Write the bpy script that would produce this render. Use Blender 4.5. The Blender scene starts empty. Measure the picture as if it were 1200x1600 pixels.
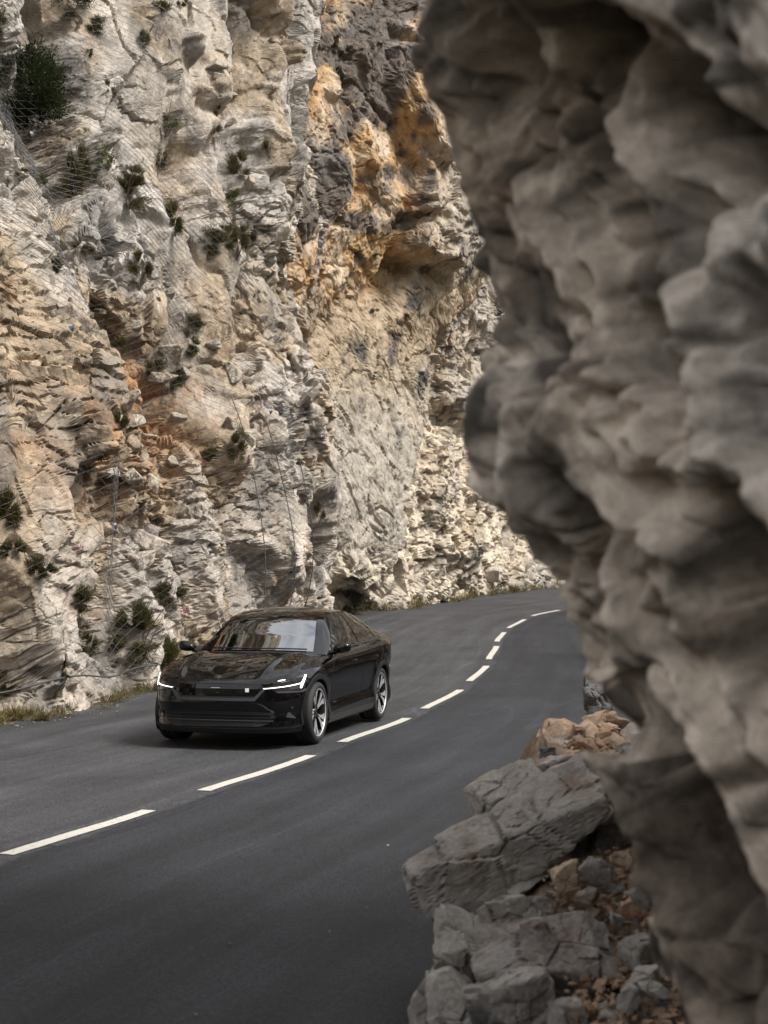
import bpy, bmesh, math, random, time
import numpy as np
from mathutils import Vector, Matrix

sc = bpy.context.scene
COL = sc.collection
R = math.radians

# ---------------------------------------------------------------- camera
CAM_H = 1.86
F_PX = 2220.0                      # focal length in pixels of the 1200 x 1600 photograph
PITCH = math.atan((902 - 800) / F_PX)
cam_data = bpy.data.cameras.new('camera')
cam = bpy.data.objects.new('camera', cam_data)
COL.objects.link(cam)
cam.location = (0, 0, CAM_H)
cam.rotation_euler = (math.pi / 2 + PITCH, 0, 0)
cam_data.sensor_fit = 'HORIZONTAL'
cam_data.sensor_width = 24.0
cam_data.lens = 24.0 * F_PX / 1200
cam_data.clip_start = 0.05
cam_data.clip_end = 6000
cam_data.dof.use_dof = True
cam_data.dof.focus_distance = 17.0
cam_data.dof.aperture_fstop = 2.8
sc.camera = cam

# ---------------------------------------------------------------- sky and sun
SUN_EL, SUN_AZ = R(50), R(118)     # azimuth clockwise from +Y (north): to the right, a little behind the camera
world = bpy.data.worlds.new('World')
sc.world = world
world.use_nodes = True
wn, wl = world.node_tree.nodes, world.node_tree.links
wn.clear()
w_out = wn.new('ShaderNodeOutputWorld')
w_bg = wn.new('ShaderNodeBackground')
w_sky = wn.new('ShaderNodeTexSky')
w_sky.sky_type = 'NISHITA'
w_sky.sun_disc = False
w_sky.sun_elevation = SUN_EL
w_sky.sun_rotation = SUN_AZ
w_bg.inputs['Strength'].default_value = 0.078
w_tc = wn.new('ShaderNodeTexCoord')
w_map = wn.new('ShaderNodeMapping')
w_map.inputs['Scale'].default_value = (1.6, 1.6, 3.0)
w_noise = wn.new('ShaderNodeTexNoise')
w_noise.inputs['Scale'].default_value = 2.2
w_noise.inputs['Detail'].default_value = 7
w_noise.inputs['Roughness'].default_value = 0.55
w_ramp = wn.new('ShaderNodeValToRGB')
w_ramp.color_ramp.elements[0].position = 0.20
w_ramp.color_ramp.elements[1].position = 0.42
w_shade = wn.new('ShaderNodeValToRGB')
w_shade.color_ramp.elements[0].position = 0.35
w_shade.color_ramp.elements[0].color = (9.0, 9.0, 9.1, 1)
w_shade.color_ramp.elements[1].position = 0.64
w_shade.color_ramp.elements[1].color = (5.0, 5.2, 5.7, 1)
w_mix = wn.new('ShaderNodeMix')
w_mix.data_type = 'RGBA'
wl.new(w_tc.outputs['Generated'], w_map.inputs['Vector'])
wl.new(w_map.outputs['Vector'], w_noise.inputs['Vector'])
wl.new(w_noise.outputs['Fac'], w_ramp.inputs['Fac'])
wl.new(w_noise.outputs['Fac'], w_shade.inputs['Fac'])
wl.new(w_ramp.outputs['Color'], w_mix.inputs['Factor'])
wl.new(w_sky.outputs['Color'], w_mix.inputs['A'])
wl.new(w_shade.outputs['Color'], w_mix.inputs['B'])
wl.new(w_mix.outputs['Result'], w_bg.inputs['Color'])
wl.new(w_bg.outputs['Background'], w_out.inputs['Surface'])

sun_data = bpy.data.lights.new('sun', 'SUN')
sun_data.energy = 2.7
sun_data.angle = R(21)
sun_data.color = (1.0, 0.955, 0.90)
sun = bpy.data.objects.new('sun', sun_data)
COL.objects.link(sun)
sun_dir = Vector((math.sin(SUN_AZ) * math.cos(SUN_EL), math.cos(SUN_AZ) * math.cos(SUN_EL), math.sin(SUN_EL)))
sun.rotation_euler = sun_dir.to_track_quat('Z', 'Y').to_euler()
sun.location = (10, -10, 40)

sc.view_settings.view_transform = 'Standard'
sc.view_settings.look = 'None'
sc.view_settings.gamma = 1.0
sc.view_settings.use_curve_mapping = False
sc.view_settings.exposure = 1.05
sc.cycles.use_denoising = True
sc.cycles.max_bounces = 5
sc.cycles.diffuse_bounces = 3
sc.cycles.glossy_bounces = 3
sc.cycles.use_adaptive_sampling = True
sc.cycles.adaptive_threshold = 0.02
sc.cycles.caustics_reflective = False
sc.cycles.caustics_refractive = False

# ---------------------------------------------------------------- helpers
def pixel_ray(u, v):
    """world direction through pixel (u, v) of the 1200 x 1600 photograph, scaled to 1 along +Y"""
    dx, dz = (u - 600) / F_PX, -(v - 800) / F_PX
    c, s = math.cos(PITCH), math.sin(PITCH)
    y, z = c - dz * s, s + dz * c
    return np.array([dx / y, 1.0, z / y])

def at(u, v, dist):
    """world point on that ray at the given distance along +Y"""
    return np.array([0, 0, CAM_H]) + pixel_ray(u, v) * dist

def project(P):
    """world points -> pixel coordinates of the 1200 x 1600 photograph, depth"""
    P = np.asarray(P)
    x, y, z = P[..., 0], P[..., 1], P[..., 2] - CAM_H
    c, s = math.cos(PITCH), math.sin(PITCH)
    dep = y * c + z * s
    up = -y * s + z * c
    return 600 + F_PX * x / dep, 800 - F_PX * up / dep, dep

def tag(o, label=None, cat=None, group=None, kind=None):
    if label: o['label'] = label
    if cat: o['category'] = cat
    if group: o['group'] = group
    if kind: o['kind'] = kind
    return o

def empty(name, loc=(0, 0, 0), rot=(0, 0, 0), parent=None):
    o = bpy.data.objects.new(name, None)
    COL.objects.link(o)
    o.location = loc
    o.rotation_euler = rot
    o.empty_display_size = 0.2
    if parent: o.parent = parent
    return o

def link_mesh(name, me, mats, parent=None, smooth=None):
    o = bpy.data.objects.new(name, me)
    COL.objects.link(o)
    for m in (mats if isinstance(mats, (list, tuple)) else [mats]):
        me.materials.append(m)
    if parent: o.parent = parent
    if smooth is not None:
        me.polygons.foreach_set('use_smooth', np.full(len(me.polygons), smooth, dtype=bool))
    return o

def np_mesh(name, V, F, tint=None):
    """mesh from arrays; F is (n, k) with the same k for every face"""
    V = np.ascontiguousarray(V, dtype=np.float32).reshape(-1, 3)
    F = np.ascontiguousarray(F, dtype=np.int32)
    n, k = F.shape
    me = bpy.data.meshes.new(name)
    me.vertices.add(len(V))
    me.vertices.foreach_set('co', V.ravel())
    me.loops.add(n * k)
    me.loops.foreach_set('vertex_index', F.ravel())
    me.polygons.add(n)
    me.polygons.foreach_set('loop_start', np.arange(0, n * k, k, dtype=np.int32))
    me.update(calc_edges=True)
    if tint is not None:
        a = me.color_attributes.new('tint', 'FLOAT_COLOR', 'POINT')
        c = np.ones((len(V), 4), dtype=np.float32)
        c[:, :tint.shape[-1]] = tint.reshape(len(V), -1)
        a.data.foreach_set('color', c.ravel())
    return me

def grid_faces(n, m, flip=False):
    i = np.arange(n * m, dtype=np.int32).reshape(n, m)
    q = [i[:-1, :-1], i[1:, :-1], i[1:, 1:], i[:-1, 1:]]
    if flip: q = q[::-1]
    return np.stack(q, -1).reshape(-1, 4)

# ---- noise (numpy)
def hash3(ix, iy, iz, seed):
    h = (ix.astype(np.uint32) * np.uint32(374761393) + iy.astype(np.uint32) * np.uint32(668265263)
         + iz.astype(np.uint32) * np.uint32(2147483647) + np.uint32((seed * 974634777 + 12345) & 0xffffffff))
    h = (h ^ (h >> np.uint32(13))) * np.uint32(1274126177)
    h = (h ^ (h >> np.uint32(16))) * np.uint32(2246822519)
    h ^= h >> np.uint32(15)
    return (h >> np.uint32(8)).astype(np.float32) * np.float32(1 / 16777216)

def vnoise(P, seed):
    P = P.astype(np.float32)
    I = np.floor(P).astype(np.int32)
    f = P - I
    f = f * f * f * (f * (f * 6 - 15) + 10)
    r = 0
    for dx in (0, 1):
        wx = f[..., 0] if dx else 1 - f[..., 0]
        for dy in (0, 1):
            wy = f[..., 1] if dy else 1 - f[..., 1]
            for dz in (0, 1):
                wz = f[..., 2] if dz else 1 - f[..., 2]
                r = r + wx * wy * wz * hash3(I[..., 0] + dx, I[..., 1] + dy, I[..., 2] + dz, seed)
    return r * 2 - 1

def fbm(P, seed, octaves=4, gain=0.5):
    r, a, s, t = 0, 1.0, 1.0, 0
    for k in range(octaves):
        r = r + a * vnoise(P * s + 17.3 * k, seed + k * 7)
        t += a; a *= gain; s *= 2.03
    return r / t

def facets(P, seed, slope=1.0):
    """fractured-block relief: a random tilted plane for every Voronoi cell; also returns F2 - F1"""
    P = P.astype(np.float32)
    I = np.floor(P).astype(np.int32)
    f1 = np.full(P.shape[:-1], 9.0, np.float32)
    f2 = f1.copy()
    D = np.zeros(P.shape, np.float32)
    C = np.zeros(P.shape, np.int32)
    for dx in (-1, 0, 1):
        for dy in (-1, 0, 1):
            for dz in (-1, 0, 1):
                jx, jy, jz = I[..., 0] + dx, I[..., 1] + dy, I[..., 2] + dz
                qx = P[..., 0] - jx - hash3(jx, jy, jz, seed)
                qy = P[..., 1] - jy - hash3(jx, jy, jz, seed + 1)
                qz = P[..., 2] - jz - hash3(jx, jy, jz, seed + 2)
                d = qx * qx + qy * qy + qz * qz
                m = d < f1
                f2 = np.where(m, f1, np.minimum(f2, d))
                f1 = np.where(m, d, f1)
                D[m] = np.stack([qx[m], qy[m], qz[m]], -1)
                C[m] = np.stack([jx[m], jy[m], jz[m]], -1)
    h = lambda k: hash3(C[..., 0], C[..., 1], C[..., 2], seed + k) - 0.5
    r = h(5) + slope * (h(6) * D[..., 0] + h(7) * D[..., 1] + h(8) * D[..., 2]) * 2
    return r, np.sqrt(f2) - np.sqrt(f1), h(9)

def smoothstep(a, b, x):
    t = np.clip((x - a) / (b - a), 0, 1)
    return t * t * (3 - 2 * t)

def lerp(a, b, t):
    return a + (b - a) * t

# ---- materials
class NT:
    def __init__(self, name):
        self.m = bpy.data.materials.new(name)
        self.m.use_nodes = True
        self.t = self.m.node_tree
        self.t.nodes.clear()
        self.out = self.n('ShaderNodeOutputMaterial')
    def n(self, kind, **kw):
        o = self.t.nodes.new(kind)
        for k, v in kw.items():
            if k in o.inputs: o.inputs[k].default_value = v
            else: setattr(o, k, v)
        return o
    def l(self, a, b):
        self.t.links.new(a, b)
    def surf(self, s):
        self.l(s, self.out.inputs['Surface'])
        return self.m

def plain(name, color, rough=0.5, metal=0.0, coat=0.0, emit=None, estr=0.0, spec=0.5):
    t = NT(name)
    p = t.n('ShaderNodeBsdfPrincipled', **{'Base Color': (*color, 1), 'Roughness': rough, 'Metallic': metal,
            'Coat Weight': coat, 'Coat Roughness': 0.02, 'Specular IOR Level': spec})
    if emit:
        p.inputs['Emission Color'].default_value = (*emit, 1)
        p.inputs['Emission Strength'].default_value = estr
    return t.surf(p.outputs[0])

def facet_bump(t, co, scale, strength):
    """fine broken-stone relief: tilted Voronoi facets at two sizes, then grain"""
    wn_ = t.n('ShaderNodeTexNoise', Scale=2.5 * scale, Detail=3.0); t.l(co, wn_.inputs['Vector'])
    wv = t.n('ShaderNodeVectorMath', operation='MULTIPLY_ADD'); wv.inputs[1].default_value = (.18 / scale,) * 3
    t.l(wn_.outputs['Color'], wv.inputs[0]); t.l(co, wv.inputs[2])
    nor = None
    for sc_v, dist in ((4.6 * scale, .075 / scale), (13.0 * scale, .030 / scale)):
        vo = t.n('ShaderNodeTexVoronoi', Scale=sc_v); t.l(wv.outputs[0], vo.inputs['Vector'])
        dv = t.n('ShaderNodeVectorMath', operation='SUBTRACT'); t.l(wv.outputs[0], dv.inputs[0]); t.l(vo.outputs['Position'], dv.inputs[1])
        cv = t.n('ShaderNodeVectorMath', operation='SUBTRACT'); cv.inputs[1].default_value = (.5, .5, .5); t.l(vo.outputs['Color'], cv.inputs[0])
        dt = t.n('ShaderNodeVectorMath', operation='DOT_PRODUCT'); t.l(dv.outputs[0], dt.inputs[0]); t.l(cv.outputs[0], dt.inputs[1])
        sp_ = t.n('ShaderNodeSeparateColor'); t.l(vo.outputs['Color'], sp_.inputs[0])
        ma = t.n('ShaderNodeMath', operation='MULTIPLY_ADD'); ma.inputs[1].default_value = 1.5 * sc_v
        t.l(dt.outputs['Value'], ma.inputs[0]); t.l(sp_.outputs[0], ma.inputs[2])
        b = t.n('ShaderNodeBump', Strength=strength, Distance=dist); t.l(ma.outputs[0], b.inputs['Height'])
        if nor: t.l(nor, b.inputs['Normal'])
        nor = b.outputs[0]
    n3 = t.n('ShaderNodeTexNoise', Scale=22 * scale, Detail=9.0, Roughness=0.7); t.l(co, n3.inputs['Vector'])
    b = t.n('ShaderNodeBump', Strength=strength, Distance=0.014 / scale); t.l(n3.outputs['Fac'], b.inputs['Height']); t.l(nor, b.inputs['Normal'])
    return b.outputs[0]

def rock_material(name, base, scale=1.0, bump=0.6, use_tint=True, grain=(0.72, 1.22)):
    t = NT(name)
    p = t.n('ShaderNodeBsdfPrincipled', Roughness=0.9)
    p.inputs['Specular IOR Level'].default_value = 0.2
    tc = t.n('ShaderNodeTexCoord')
    n1 = t.n('ShaderNodeTexNoise', Scale=3.2 * scale, Detail=9.0, Roughness=0.68)
    n2 = t.n('ShaderNodeTexNoise', Scale=26 * scale, Detail=6.0, Roughness=0.7)
    for n in (n1, n2): t.l(tc.outputs['Object'], n.inputs['Vector'])
    r1 = t.n('ShaderNodeMapRange'); r1.inputs['From Min'].default_value = 0.3; r1.inputs['From Max'].default_value = 0.7
    r1.inputs['To Min'].default_value = grain[0]; r1.inputs['To Max'].default_value = grain[1]
    t.l(n1.outputs['Fac'], r1.inputs['Value'])
    r2 = t.n('ShaderNodeMapRange'); r2.inputs['From Min'].default_value = 0.3; r2.inputs['From Max'].default_value = 0.7
    r2.inputs['To Min'].default_value = 0.78; r2.inputs['To Max'].default_value = 1.2
    t.l(n2.outputs['Fac'], r2.inputs['Value'])
    mul = t.n('ShaderNodeMath', operation='MULTIPLY')
    t.l(r1.outputs[0], mul.inputs[0]); t.l(r2.outputs[0], mul.inputs[1])
    if use_tint:
        a = t.n('ShaderNodeVertexColor', layer_name='tint'); src = a.outputs['Color']
    else:
        a = t.n('ShaderNodeRGB'); a.outputs[0].default_value = (*base, 1); src = a.outputs[0]
    vm = t.n('ShaderNodeVectorMath', operation='SCALE')
    t.l(src, vm.inputs[0]); t.l(mul.outputs[0], vm.inputs['Scale'])
    t.l(vm.outputs[0], p.inputs['Base Color'])
    t.l(facet_bump(t, tc.outputs['Object'], scale, bump), p.inputs['Normal'])
    return t.surf(p.outputs[0])
# ================================================================ ground, road, markings
RZ_Y = np.array([-400, 18, 21, 24, 28, 32.3, 36.6, 40.8, 44.8, 50, 57, 65, 80, 400.])
RZ_Z = np.array([0, 0, 0.0, 0.03, .12, .27, .44, .64, .83, 1.08, 1.40, 1.62, 1.75, 1.8])
_fy = np.linspace(-60, 140, 4001)
_fz = np.interp(_fy, RZ_Y, RZ_Z)
_k = np.hanning(81); _k /= _k.sum()
_fz = np.convolve(np.pad(_fz, 40, mode='edge'), _k, mode='valid')
def road_z(y):
    return np.interp(y, _fy, _fz)

def on_road(u, v):
    """the road point seen at a pixel"""
    r = pixel_ray(u, v)
    ts = np.linspace(2, 80, 8000)
    g = CAM_H + r[2] * ts - road_z(ts)
    k = np.argmax(g < 0)
    t = ts[k]
    return np.array([r[0] * t, t, road_z(t)])

t = NT('asphalt')
asphalt = t.m
p = t.n('ShaderNodeBsdfPrincipled', Roughness=0.72)
p.inputs['Specular IOR Level'].default_value = 0.35
tc = t.n('ShaderNodeTexCoord')
lane = t.n('ShaderNodeAttribute', attribute_name='across')          # metres right of the centre line
nw = t.n('ShaderNodeTexNoise', Scale=0.9, Detail=5.0); t.l(tc.outputs['Object'], nw.inputs['Vector'])
w1 = t.n('ShaderNodeMath', operation='MULTIPLY_ADD'); w1.inputs[1].default_value = 0.16
t.l(nw.outputs['Fac'], w1.inputs[0]); t.l(lane.outputs['Fac'], w1.inputs[2])
seam = t.n('ShaderNodeMapRange'); seam.inputs['From Min'].default_value = 0.20; seam.inputs['From Max'].default_value = 0.23
t.l(w1.outputs[0], seam.inputs['Value'])
mixc = t.n('ShaderNodeMix', data_type='RGBA')
mixc.inputs['A'].default_value = (0.041, 0.0415, 0.044, 1)           # old, worn, greyish brown
mixc.inputs['B'].default_value = (0.0195, 0.0207, 0.0248, 1)           # newer, darker
t.l(seam.outputs[0], mixc.inputs['Factor'])
# aggregate speckle
vo = t.n('ShaderNodeTexVoronoi', Scale=95.0); t.l(tc.outputs['Object'], vo.inputs['Vector'])
sp = t.n('ShaderNodeMapRange'); sp.inputs['From Min'].default_value = 0.0; sp.inputs['From Max'].default_value = 1.0
sp.inputs['To Min'].default_value = 0.30; sp.inputs['To Max'].default_value = 1.9
t.l(vo.outputs['Color'], sp.inputs['Value'])
# large patches and tyre tracks
nl = t.n('ShaderNodeTexNoise', Scale=0.55, Detail=6.0, Roughness=0.6); t.l(tc.outputs['Object'], nl.inputs['Vector'])
pl = t.n('ShaderNodeMapRange'); pl.inputs['From Min'].default_value = 0.3; pl.inputs['From Max'].default_value = 0.7
pl.inputs['To Min'].default_value = 0.74; pl.inputs['To Max'].default_value = 1.26
t.l(nl.outputs['Fac'], pl.inputs['Value'])
along = t.n('ShaderNodeAttribute', attribute_name='along')
cmb = t.n('ShaderNodeCombineXYZ'); t.l(lane.outputs['Fac'], cmb.inputs[0])
al2 = t.n('ShaderNodeMath', operation='MULTIPLY'); al2.inputs[1].default_value = 0.05
t.l(along.outputs['Fac'], al2.inputs[0]); t.l(al2.outputs[0], cmb.inputs[1])
ns = t.n('ShaderNodeTexNoise', Scale=2.6, Detail=6.0, Roughness=0.65); t.l(cmb.outputs[0], ns.inputs['Vector'])
st = t.n('ShaderNodeMapRange'); st.inputs['From Min'].default_value = 0.35; st.inputs['From Max'].default_value = 0.72
st.inputs['To Min'].default_value = 0.72; st.inputs['To Max'].default_value = 1.42
t.l(ns.outputs['Fac'], st.inputs['Value'])
# thin pale scratches along the newer lane
ns2 = t.n('ShaderNodeTexNoise', Scale=1.15, Detail=1.5); t.l(cmb.outputs[0], ns2.inputs['Vector'])
sc1 = t.n('ShaderNodeMath', operation='SUBTRACT'); sc1.inputs[1].default_value = 0.5; t.l(ns2.outputs['Fac'], sc1.inputs[0])
sc2 = t.n('ShaderNodeMath', operation='ABSOLUTE'); t.l(sc1.outputs[0], sc2.inputs[0])
sc3 = t.n('ShaderNodeMapRange'); sc3.inputs['From Min'].default_value = 0.0; sc3.inputs['From Max'].default_value = 0.007
sc3.inputs['To Min'].default_value = 1.45; sc3.inputs['To Max'].default_value = 1.0
t.l(sc2.outputs[0], sc3.inputs['Value'])
# crack running beside the seam
vc = t.n('ShaderNodeTexVoronoi', Scale=4.2, feature='DISTANCE_TO_EDGE')
nwc = t.n('ShaderNodeVectorMath', operation='ADD'); t.l(tc.outputs['Object'], nwc.inputs[0]); t.l(nw.outputs['Color'], nwc.inputs[1])
t.l(nwc.outputs[0], vc.inputs['Vector'])
ck = t.n('ShaderNodeMapRange'); ck.inputs['From Min'].default_value = 0.012; ck.inputs['From Max'].default_value = 0.03
ck.inputs['To Min'].default_value = 0.35; ck.inputs['To Max'].default_value = 1.0
t.l(vc.outputs['Distance'], ck.inputs['Value'])
near = t.n('ShaderNodeMath', operation='SUBTRACT'); near.inputs[1].default_value = 0.17; t.l(w1.outputs[0], near.inputs[0])
nab = t.n('ShaderNodeMath', operation='ABSOLUTE'); t.l(near.outputs[0], nab.inputs[0])
nm = t.n('ShaderNodeMapRange'); nm.inputs['From Min'].default_value = 0.05; nm.inputs['From Max'].default_value = 0.17
nm.inputs['To Min'].default_value = 0.0; nm.inputs['To Max'].default_value = 1.0
t.l(nab.outputs[0], nm.inputs['Value'])
ckm = t.n('ShaderNodeMath', operation='MAXIMUM'); t.l(ck.outputs[0], ckm.inputs[0]); t.l(nm.outputs[0], ckm.inputs[1])
prev = None
for s_ in (sp, pl, st, sc3, ckm):
    if prev is None: prev = s_.outputs[0]; continue
    m_ = t.n('ShaderNodeMath', operation='MULTIPLY'); t.l(prev, m_.inputs[0]); t.l(s_.outputs[0], m_.inputs[1]); prev = m_.outputs[0]
sc_ = t.n('ShaderNodeVectorMath', operation='SCALE'); t.l(mixc.outputs['Result'], sc_.inputs[0]); t.l(prev, sc_.inputs['Scale'])
t.l(sc_.outputs[0], p.inputs['Base Color'])
bp = t.n('ShaderNodeBump', Strength=0.55, Distance=0.006); t.l(vo.outputs['Distance'], bp.inputs['Height']); t.l(bp.outputs[0], p.inputs['Normal'])
t.surf(p.outputs[0])

# centre line: pixel positions of the dash ends in the photograph, laid on the road surface
DASH = [((-190, 1396), (-60, 1358)), ((0, 1338), (240, 1268)), ((315, 1236.5), (490, 1181)), ((534, 1160), (640, 1122)), ((662, 1107), (722, 1078)),
        ((732, 1065), (762, 1040)), ((763, 1030), (777, 1010)), ((775, 1003), (788, 988)), ((793, 982), (820, 968)), ((830, 962), (873, 953.5))]
cl = [np.array([-9.0, -14, 0]), np.array([-6.6, -4, 0]), np.array([-4.5, 3.5, 0])]
for a_, b_ in DASH[1:]:
    cl += [on_road(*a_), on_road(*b_)]
cl += [np.array([7.6, 48.6, 0]), np.array([10.6, 52.5, 0]), np.array([14.8, 56, 0]), np.array([21, 59, 0]), np.array([34, 62, 0])]
cl = np.array(cl)[:, :2]
def resample(P, step, smooth=0):
    d = np.r_[0, np.cumsum(np.linalg.norm(np.diff(P, axis=0), axis=1))]
    s = np.arange(0, d[-1], step)
    Q = np.stack([np.interp(s, d, P[:, k]) for k in range(P.shape[1])], -1)
    if smooth:
        kk = np.hanning(2 * smooth + 1); kk /= kk.sum()
        Q = np.stack([np.convolve(np.pad(Q[:, k], smooth, mode='edge'), kk, mode='valid') for k in range(Q.shape[1])], -1)
    return Q
CL = resample(cl, 0.1, 14)
CT = np.gradient(CL, axis=0); CT /= np.linalg.norm(CT, axis=1)[:, None]
CN = np.stack([CT[:, 1], -CT[:, 0]], -1)          # to the right of travel direction +Y
CS = np.r_[0, np.cumsum(np.linalg.norm(np.diff(CL, axis=0), axis=1))]

sel = slice(0, None, 4)
acr = np.r_[np.linspace(-8.0, -0.4, 14), np.linspace(-0.3, 0.6, 10), np.linspace(0.8, 7.0, 12)]
P2 = CL[sel][:, None, :] + CN[sel][:, None, :] * acr[None, :, None]
n_, m_ = P2.shape[:2]
V = np.zeros((n_, m_, 3)); V[..., :2] = P2; V[..., 2] = road_z(P2[..., 1])
V[..., 2] += 0.012 * fbm(V * np.array([.5, .5, 0]), 5, 2)
me = np_mesh('road', V, grid_faces(n_, m_))
for nm_, dat in (('across', np.broadcast_to(acr[None], (n_, m_))), ('along', np.broadcast_to(CS[sel][:, None], (n_, m_)))):
    at_ = me.attributes.new(nm_, 'FLOAT', 'POINT'); at_.data.foreach_set('value', np.ascontiguousarray(dat, dtype=np.float32).ravel())
road = link_mesh('road', me, asphalt, smooth=True)
tag(road, kind='structure', label='two lane asphalt mountain road, older lighter left lane, darker right lane')

# ground sheet out to the horizon
gm = rock_material('stony_ground', (0.13, 0.12, 0.085), 0.6, use_tint=False)
ground = link_mesh('ground', np_mesh('ground', [(-3000, -3000, -0.35), (3000, -3000, -0.35), (3000, 3000, -0.35), (-3000, 3000, -0.35)], [(0, 1, 2, 3)]), gm)
tag(ground, kind='structure', label='stony ground under and around the road')

# painted dashes
t = NT('road_paint')
p = t.n('ShaderNodeBsdfPrincipled', Roughness=0.6)
tc = t.n('ShaderNodeTexCoord')
n1 = t.n('ShaderNodeTexNoise', Scale=22.0, Detail=8.0, Roughness=0.7); t.l(tc.outputs['Object'], n1.inputs['Vector'])
r1 = t.n('ShaderNodeValToRGB'); r1.color_ramp.elements[0].position = 0.33; r1.color_ramp.elements[0].color = (.13, .125, .12, 1)
r1.color_ramp.elements[1].position = 0.43; r1.color_ramp.elements[1].color = (.52, .495, .445, 1)
t.l(n1.outputs['Fac'], r1.inputs['Fac']); t.l(r1.outputs[0], p.inputs['Base Color'])
bp = t.n('ShaderNodeBump', Strength=0.4, Distance=0.004); t.l(n1.outputs['Fac'], bp.inputs['Height']); t.l(bp.outputs[0], p.inputs['Normal'])
paint = t.surf(p.outputs[0])
for a_, b_ in DASH:
    A, B = on_road(*a_)[:2], on_road(*b_)[:2]
    ia, ib = np.argmin(((CL - A) ** 2).sum(1)), np.argmin(((CL - B) ** 2).sum(1))
    idx = np.unique(np.linspace(ia, ib, 18).astype(int))
    k_ = len(idx)
    w = np.linspace(-0.063, 0.063, 4)
    Q = CL[idx][:, None, :] + CN[idx][:, None, :] * w[None, :, None]
    jit = (np.random.RandomState(int(ia)).rand(k_, 4, 1) - .5) * 0.008
    Q = Q + CN[idx][:, None, :] * jit
    VV = np.zeros((k_, 4, 3)); VV[..., :2] = Q
    VV[..., 2] = road_z(Q[..., 1]) + 0.012 * fbm(np.concatenate([Q, Q[..., :1] * 0], -1) * np.array([.5, .5, 0]), 5, 2) + 0.006
    link_mesh('lane_dash', np_mesh('lane_dash', VV, grid_faces(k_, 4)), paint, road)
# ================================================================ cliffs
def curve_at(tk, K, t):
    """Catmull-Rom through control rows K at parameters tk"""
    K = np.asarray(K, float)
    M = np.zeros_like(K)
    M[1:-1] = (K[2:] - K[:-2]) / (tk[2:] - tk[:-2])[:, None]
    M[0] = (K[1] - K[0]) / (tk[1] - tk[0]); M[-1] = (K[-1] - K[-2]) / (tk[-1] - tk[-2])
    i = np.clip(np.searchsorted(tk, t, side='right') - 1, 0, len(tk) - 2)
    h = (tk[i + 1] - tk[i]); x = ((t - tk[i]) / h)[:, None]; h = h[:, None]
    return ((2 * x**3 - 3 * x**2 + 1) * K[i] + (x**3 - 2 * x**2 + x) * h * M[i] + (-2 * x**3 + 3 * x**2) * K[i + 1] + (x**3 - x**2) * h * M[i + 1])

def normals(P):
    du = np.gradient(P, axis=0); dv = np.gradient(P, axis=1)
    n = np.cross(du, dv)
    return n / (np.linalg.norm(n, axis=-1, keepdims=True) + 1e-9)

def blur(A, k, axis):
    w = np.hanning(2 * k + 3)[1:-1]; w /= w.sum()
    pad = [(0, 0)] * A.ndim; pad[axis] = (k, k)
    B = np.pad(A, pad, mode='edge')
    return sum(wi * np.take(B, np.arange(i, i + A.shape[axis]), axis=axis) for i, wi in enumerate(w))

def respace(G, n, axis, vis=None):
    """resample a grid of rows (x, y, z, extra...) evenly by length over distance along one axis"""
    G = np.swapaxes(G, 0, 1) if axis == 0 else G
    out = np.zeros((G.shape[0], n, G.shape[2]), np.float32)
    X = G[..., :3]
    L = np.linalg.norm(np.diff(X, axis=1), axis=-1)
    mid = (X[:, 1:] + X[:, :-1]) / 2
    L = L / np.maximum(8, np.linalg.norm(mid - np.array([0, 0, CAM_H]), axis=-1))
    u, v, d = project(mid)
    L = L * np.where((u > -110) & (u < 1000) & (v > -110) & (v < 1300) & (mid[..., 1] < 62), 1.0, 0.10)
    L = blur(blur(L, 6, 1), 3, 0) + 1e-6
    C = np.concatenate([np.zeros((len(L), 1)), np.cumsum(L, axis=1)], 1)
    C /= C[:, -1:]
    C = blur(C, 5, 0)
    q = np.linspace(0, 1, n)
    for i in range(len(G)):
        for k in range(G.shape[2]):
            out[i, :, k] = np.interp(q, C[i], G[i, :, k])
    return np.swapaxes(out, 0, 1) if axis == 0 else out

CREAM = np.array([.46, .405, .342]); GREY = np.array([.40, .375, .345]); WARM = np.array([.41, .315, .21])
RUST = np.array([.36, .19, .085]); DARK = np.array([.10, .098, .10]); ORANGE = np.array([.44, .275, .135])
SCREE = np.array([.39, .35, .295])
rock_mat = rock_material('limestone', (0.4, 0.36, 0.3), 1.0, 0.7)

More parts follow.
